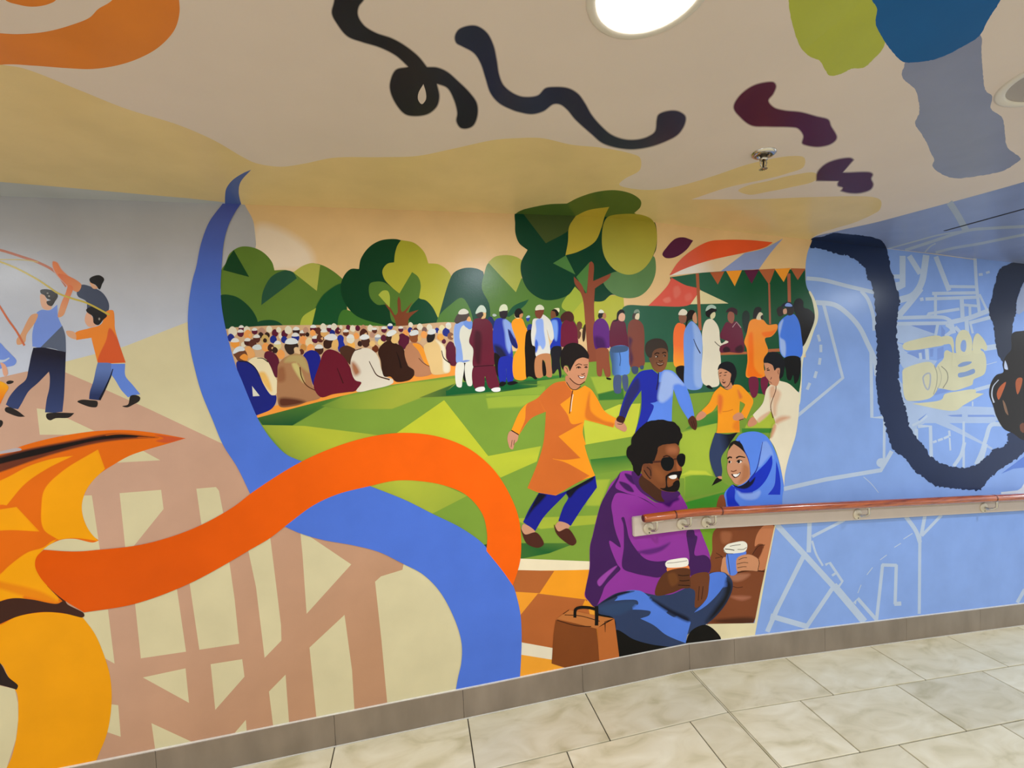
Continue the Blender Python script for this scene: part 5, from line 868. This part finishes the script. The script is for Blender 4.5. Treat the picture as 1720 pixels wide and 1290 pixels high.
# ------------------------------------------------------------------ seated couple
wm = fig('smiling woman in a blue headscarf and brown robe holding a cup', [P('@C7 230,165 690,125 790,125 772,260 705,540 655,760 615,980 592,1044c 330,1054 150,1054 150,800 150,640 165,520 175,450 200,380', '#7e4325')], [
    ('robe_top', [P('@C6 375,1000 425,995 450,1120 470,1260 330,1260', '#8d4d2d'), P('@C6 430,1130 1150,1120 1000,1500 300,1500', '#7e4325', st=True)]),
    ('sleeve', [P('@C7 690,128 780,128 772,260 706,530 640,552 640,450 690,310 640,300 605,325 620,220', '#c37950')]),
    ('robe_fold', [P('@C7 345,605 560,585 490,640 400,650', '#a86c50', soft=5), P('@C7 375,795 570,800 480,832', '#a4654c', soft=5), P('@C7 190,1025 600,1000 590,1044 330,1050', '#4c2614', soft=6), P('@C7 290,190 380,200 360,290 300,290', '#9a5b3a', soft=6), P('@C7 620,330 670,310 680,340 630,440 585,400', '#6a3219', soft=2), K('@C7 395,700 440,712 490,705', 1.2, '#4a2412'), K('@C7 440,570 560,550 700,560', 2.2, '#4a2412'), K('@C7 240,385 300,430 290,510', 1, '#3a1c10'), K('@C7 230,435 300,420', 1, '#3a1c10'), K('@C7 700,310 640,320 580,400', 1, '#3a1c10')]),
    ('hand', [P('@C7 305,430 342,425 365,592 288,562 293,480', '#cb8b64')]),
    ('cup', [P('@C7 343,388 522,373 510,415 445,440 430,500 442,560 420,592 368,592', '#5d84e2'), K('@C7 345,390 370,590', 1, '#1c1c3a')]),
    ('cup_lid', [P('@C7 308,352 340,308 400,288 500,276 530,300 527,350 510,372 400,390 328,387', '#eee8d8'), K('@C7 322,348 370,352 410,360', 1.4, '#4a4238'), K('@C7 368,322 420,312 470,306', 1, '#6a6254'), K('@C7 440,352 500,350 526,332', 1, '#6a6254'), K('@C7 310,352 330,385 400,392', .9, '#4a4238')]),
    ('hand', [P('@C7 438,432 540,398 632,440 643,480 632,553 580,552 480,552 440,562 428,500', '#cb8b64'), K('@C7 450,450 500,430 530,430', .9, DKL), K('@C7 435,490 500,475 540,478', .9, DKL), K('@C7 440,525 490,515 525,515', .9, DKL), K('@C7 640,450 645,480 632,550', 1, DKL)]),
    ('headscarf', [P('@C6 568,300c 620,230 720,193 850,193 950,238 1012,310 1062,410 1112,540 1152,700 1182,900 1167,1000 1160,1180c 455,1180c 438,1060 423,1000 440,950 520,868c 590,880 740,780c 750,680 720,520 680,440 620,330c', '#5d8aee')]),
    ('scarf_fold', [P('@C6 530,860 600,885 700,840 760,770 840,700 960,580 1030,485c 1037,600 1000,720 930,840 830,932 700,972 600,947', '#1a34c4'), P('@C6 530,862 640,872 740,792 747,832 820,765 790,850 700,915 580,900', '#11142f', soft=2), P('@C6 1085,560c 1122,700 1142,850 1137,992c 980,992c 1060,880 1080,720', '#2039c6'), P('@C6 452,960 522,872 562,930 562,1050 620,1140 480,1150 455,1050', '#1d34c0', soft=2), P('@C6 585,935 640,970 800,965 870,935 890,960 840,1040 700,1055 620,1010', '#8caaf2', soft=4), P('@C6 905,335 955,310 1035,430 1052,540 1025,480 950,555 880,635 855,635 892,480', '#83a4f0', soft=3), K('@C6 912,320 882,480 832,680 745,800', (.8, 2), '#1d2c94'), K('@C6 610,305 680,440 730,560 752,740', 2.4, '#1a2c9c')]),
    ('hair', [P('@C6 478,430 500,340 560,303 640,338 695,475c 620,400 545,343c 500,390 473,480', '#1d1613')]),
    ('face', [P('@C6 545,345c 620,395 692,470 737,580 752,690 747,772 690,832 620,868 560,852 520,802 478,740 458,650 470,560 463,500 478,430', '#c98f6d'), P('@C6 670,600 735,640 740,760 660,830 600,850 640,760', '#b37550', soft=6)]),
    ('eyes', [K('@C6 466,535 490,512 522,522', 2.6, '#2a1a14'), K('@C6 575,527 612,506 690,518', (2.8, 1.6), '#2a1a14'), P('@C6 580,575 612,550 652,568 620,592', '#ece2da'), O('@C6 608,570', 18, 20, '#20130f'), K('@C6 580,572 612,548 655,566', 1.3, '#20130f'), P('@C6 472,575 492,558 517,574 495,592', '#e2d5cb'), O('@C6 490,574', 14, 17, '#20130f')]),
    ('nose', [K('@C6 508,688 535,697 560,690 582,680', 1.8, '#7d4a35')]),
    ('mouth', [P('@C6 512,728 570,734 634,702 612,752 560,780 528,757', '#43191a'), P('@C6 533,735 600,728 622,712 606,745 565,767', '#f4efea')])])
part('painted_cream_strip', [P('@C7 160,1054 600,1046 655,760 790,125 800,125 712,560 605,1160 280,1200 150,1200', '#e6d8ae', st=True)], 'cream ground strip beside the brown robe')
mn = fig('bearded man in a purple hoodie, sunglasses and jeans sitting cross legged', [P('@C4 640,700c 620,662 560,648 490,658 440,720 390,770 340,870 290,970 250,1100 205,1290 @C5 165,200 160,400 130,560 118,650 150,692 210,750c 300,720 420,640 560,620 780,660c 1100,600c 1240,440 1247,350 1247,290 1190,130 1150,40 @C4 1150,1080 1140,1010 1100,930 1050,848c 930,900 900,960c 830,960 700,860', '#8e3397')], [
    ('hoodie_shade', [P('@C4 480,660c 420,760 350,860 290,970 250,1110 207,1290 @C5 167,200 162,400 122,640 150,690 210,748 270,640 300,560 400,450 440,405 410,360 340,150 440,210 400,80 380,0 @C4 405,1100 390,990 408,920 440,870 560,880 720,930 850,1022c 760,962 640,900 520,860 430,810 465,720', '#411b55')]),
    ('hoodie_shade', [P('@C4 488,1112 510,1103 540,1200 562,1300 @C5 560,200 660,310 760,337 850,332 1050,352 1040,60 1100,55 1112,100 1132,110 1110,280 1200,280 1247,320 1242,432 1070,465 1060,422 860,432 830,462 780,482 700,472 560,442 460,397 470,200 465,0', '#421b57')]),
    ('hoodie_shade', [P('@C5 600,250 790,205 890,165 820,235 680,275', '#5d2272', soft=4), P('@C4 520,675 600,700 640,760 620,785 555,740', '#3b1552', soft=2), P('@C4 880,945 930,885 1000,872 1060,930 1000,962 960,1005', '#441660', soft=4), P('@C4 465,755 560,782 612,857 540,842', '#411855', soft=2), P('@C5 230,520 330,420 410,375 330,470 250,560', '#9b45a4', soft=2)]),
    ('dark_gap', [P('@C5 230,760 420,820 440,1000 430,1210 330,1215 250,1000', '#0c0a09')]),
    ('jeans', [P('@C5 208,748c 300,680 420,618 600,603 660,620 760,642c 900,632 1050,575 1112,600 1117,752c 1230,560 1238,450 1300,433 1380,438 1442,500 1452,570 1402,700 1300,832 1200,912 1040,1002 1027,1080 900,1115 700,1140 420,1200c 400,980 380,850 236,802', '#2e3c5e')]),
    ('jeans_light', [P('@C5 385,692c 480,608 620,603 690,650 760,720 900,830 1073,885c 1042,1000 1027,1073c 920,1032 840,992 740,912 618,852c 700,820 712,790 650,775 518,770c 600,720 590,690 500,682', '#527cda')]),
    ('jeans_light', [P('@C5 1235,460 1300,433 1380,443 1402,490 1342,600 1242,710 1162,770 1103,798c 1210,680 1235,560', '#527cdc')]),
    ('jeans_shade', [P('@C5 1405,495 1448,560 1400,700 1280,845 1205,895 1290,760 1370,640', '#12141a', soft=8), P('@C5 700,660 890,765 1060,855 1055,880 880,800 760,720', '#10162a', soft=5), P('@C5 215,740 420,622 560,605 420,650 300,700', '#131325', soft=3), P('@C5 240,760 560,700 580,720 430,820 300,800', '#2f4468', soft=5)]),
    ('shoe', [P('@C5 398,955 560,1040 720,1085 900,1115 600,1180 420,1210', '#0c0a09')]), ('shoe', [P('@C5 1038,1040 1080,960 1200,908 1282,950 1345,1040 1200,1070 1035,1090', '#0c0a09')]),
    ('hand', [P('@C5 1075,470 1232,440 1237,560 1212,680 1115,755 1108,600 1060,570', '#6d3c22'), K('@C5 1150,560 1140,690', 1.2, '#3a1c10'), K('@C5 1185,560 1170,680', 1.2, '#3a1c10')]),
    ('cup', [P('@C5 858,393 1052,373 1057,425 940,435 863,428', '#ea8445')]), ('cup_lid', [P('@C5 843,357 860,333 940,313 1040,308 1053,335 1047,372 900,393 853,387', '#f2ebdd'), K('@C5 860,352 940,345 1040,330', 1, '#8d8676')]),
    ('hand', [P('@C5 858,427 1062,405 1067,480 1067,572 1000,582 900,622 755,640 778,520', '#5d331b'), K('@C5 940,455 1000,465 1060,460', 1.5, '#2b150b'), K('@C5 930,500 1000,512 1062,505', 1.5, '#2b150b'), K('@C5 960,550 1065,555', 1.5, '#2b150b'), P('@C5 870,450 930,440 960,520 900,560', '#70411f', soft=4)]),
    ('hood_lining', [P('@F1 90,740 200,760 480,960 700,1000 745,1040 640,1130 540,1172 430,1155 310,1085 200,1010 110,880', '#4a1c60')]),
    ('neck', [P('@F1 180,880 230,780 340,840 480,960 490,1080 530,1145 430,1137 330,1064 230,985', '#472819')]),
    ('face', [P('@F1 425,420 500,380 600,358 690,363 727,410 737,460 722,510 762,680 768,730 742,780 732,850 722,950 682,1012 560,1012 470,985 340,880 235,800 215,720 238,640 300,620 370,630 400,550', '#7d4727')]),
    ('face_light', [P('@F1 570,410 680,395 718,450 690,495 570,480', '#a96540', soft=9), P('@F1 380,680 480,720 540,800 500,880 400,800', '#8d522c', soft=9), P('@F1 690,600 745,690 740,735 708,730 695,690', '#a55c34', soft=3)]),
    ('ear', [P('@F1 238,640 300,628 352,680 362,760 352,842 300,802 248,732', '#6e3e26'), K('@F1 290,680 335,720 345,800', 2, '#3a2016'), K('@F1 250,720 310,810 340,840', 1.6, '#2a1710')]),
    ('beard', [P('@F1 545,800 572,788 562,880 577,950 640,925 650,882 722,858 737,930 702,1004 620,1014 540,1004 465,965 540,958', '#130d0b'), P('@F1 555,795 620,750 700,738 765,735 745,800 725,852 705,822 640,782 590,805', '#130d0b')]),
    ('mouth', [P('@F1 578,842 690,842 640,900 602,928 578,900', '#8d4e27'), P('@F1 585,808 640,788 695,788 687,832 630,841 600,828', '#f4f0ea')]),
    ('hair', [P('@F1 13,520 28,420 75,370 83,290 150,200 230,118 310,63 400,48 490,36 580,58 650,68 702,110 742,165 745,200 768,235 766,285 735,330 715,392 690,363 600,367 500,382 442,412 432,480 402,560 370,632 300,630 242,642 215,720 185,800 120,742 88,640 38,560', '#161110', rag=.35)]),
    ('sunglasses', [K('@F1 370,610 425,608 485,603', 3.2, '#4c271b'), K('@F1 645,582 670,572 700,570', 2.6, '#4c271b'), K('@F1 510,545 560,525 610,545', 2.0, '#33190f')]),
    ('sunglass_lens', [P('@F1 478,620 500,560 560,546 630,553 657,600 652,660 620,717 570,734 520,717 488,670', '#0c0d0e')]), ('sunglass_lens', [P('@F1 693,550 720,508 770,495 807,520 810,580 792,650 765,677 730,662 703,610', '#0c0d0e')])])
bag = part('painted_paper_bag', [P('@C8 468,788c 850,868c 882,1185c 620,1260c 428,1200c 450,900', '#7e421c')], 'brown paper bag with black handle beside the man')
paint(bag, 'bag_side', [P('@C8 855,868c 1018,778c 1062,1120 1066,1160c 878,1200c', '#b9672f')]); paint(bag, 'bag_top', [P('@C8 476,778c 590,693c 850,748 1018,776c 930,815 852,872c', '#bb7038')])
paint(bag, 'bag_fold', [K('@C8 550,742 700,752 880,802', 1.3, '#2b1409'), K('@C8 480,792 650,842 800,852', 1.4, '#3a1c0c'), K('@C8 930,812 932,905', (2, .6), '#2b1409'), K('@C8 535,735 592,695', 1, '#3a1c0c'), K('@C8 925,808 1010,780', 1.2, '#3a1c0c')])
paint(bag, 'handle', [K('@C8 646,768 655,690 700,672 790,676 850,692', 5, '#0e0b09'), K('@C8 850,660 852,740 850,842', 6, '#0e0b09')])
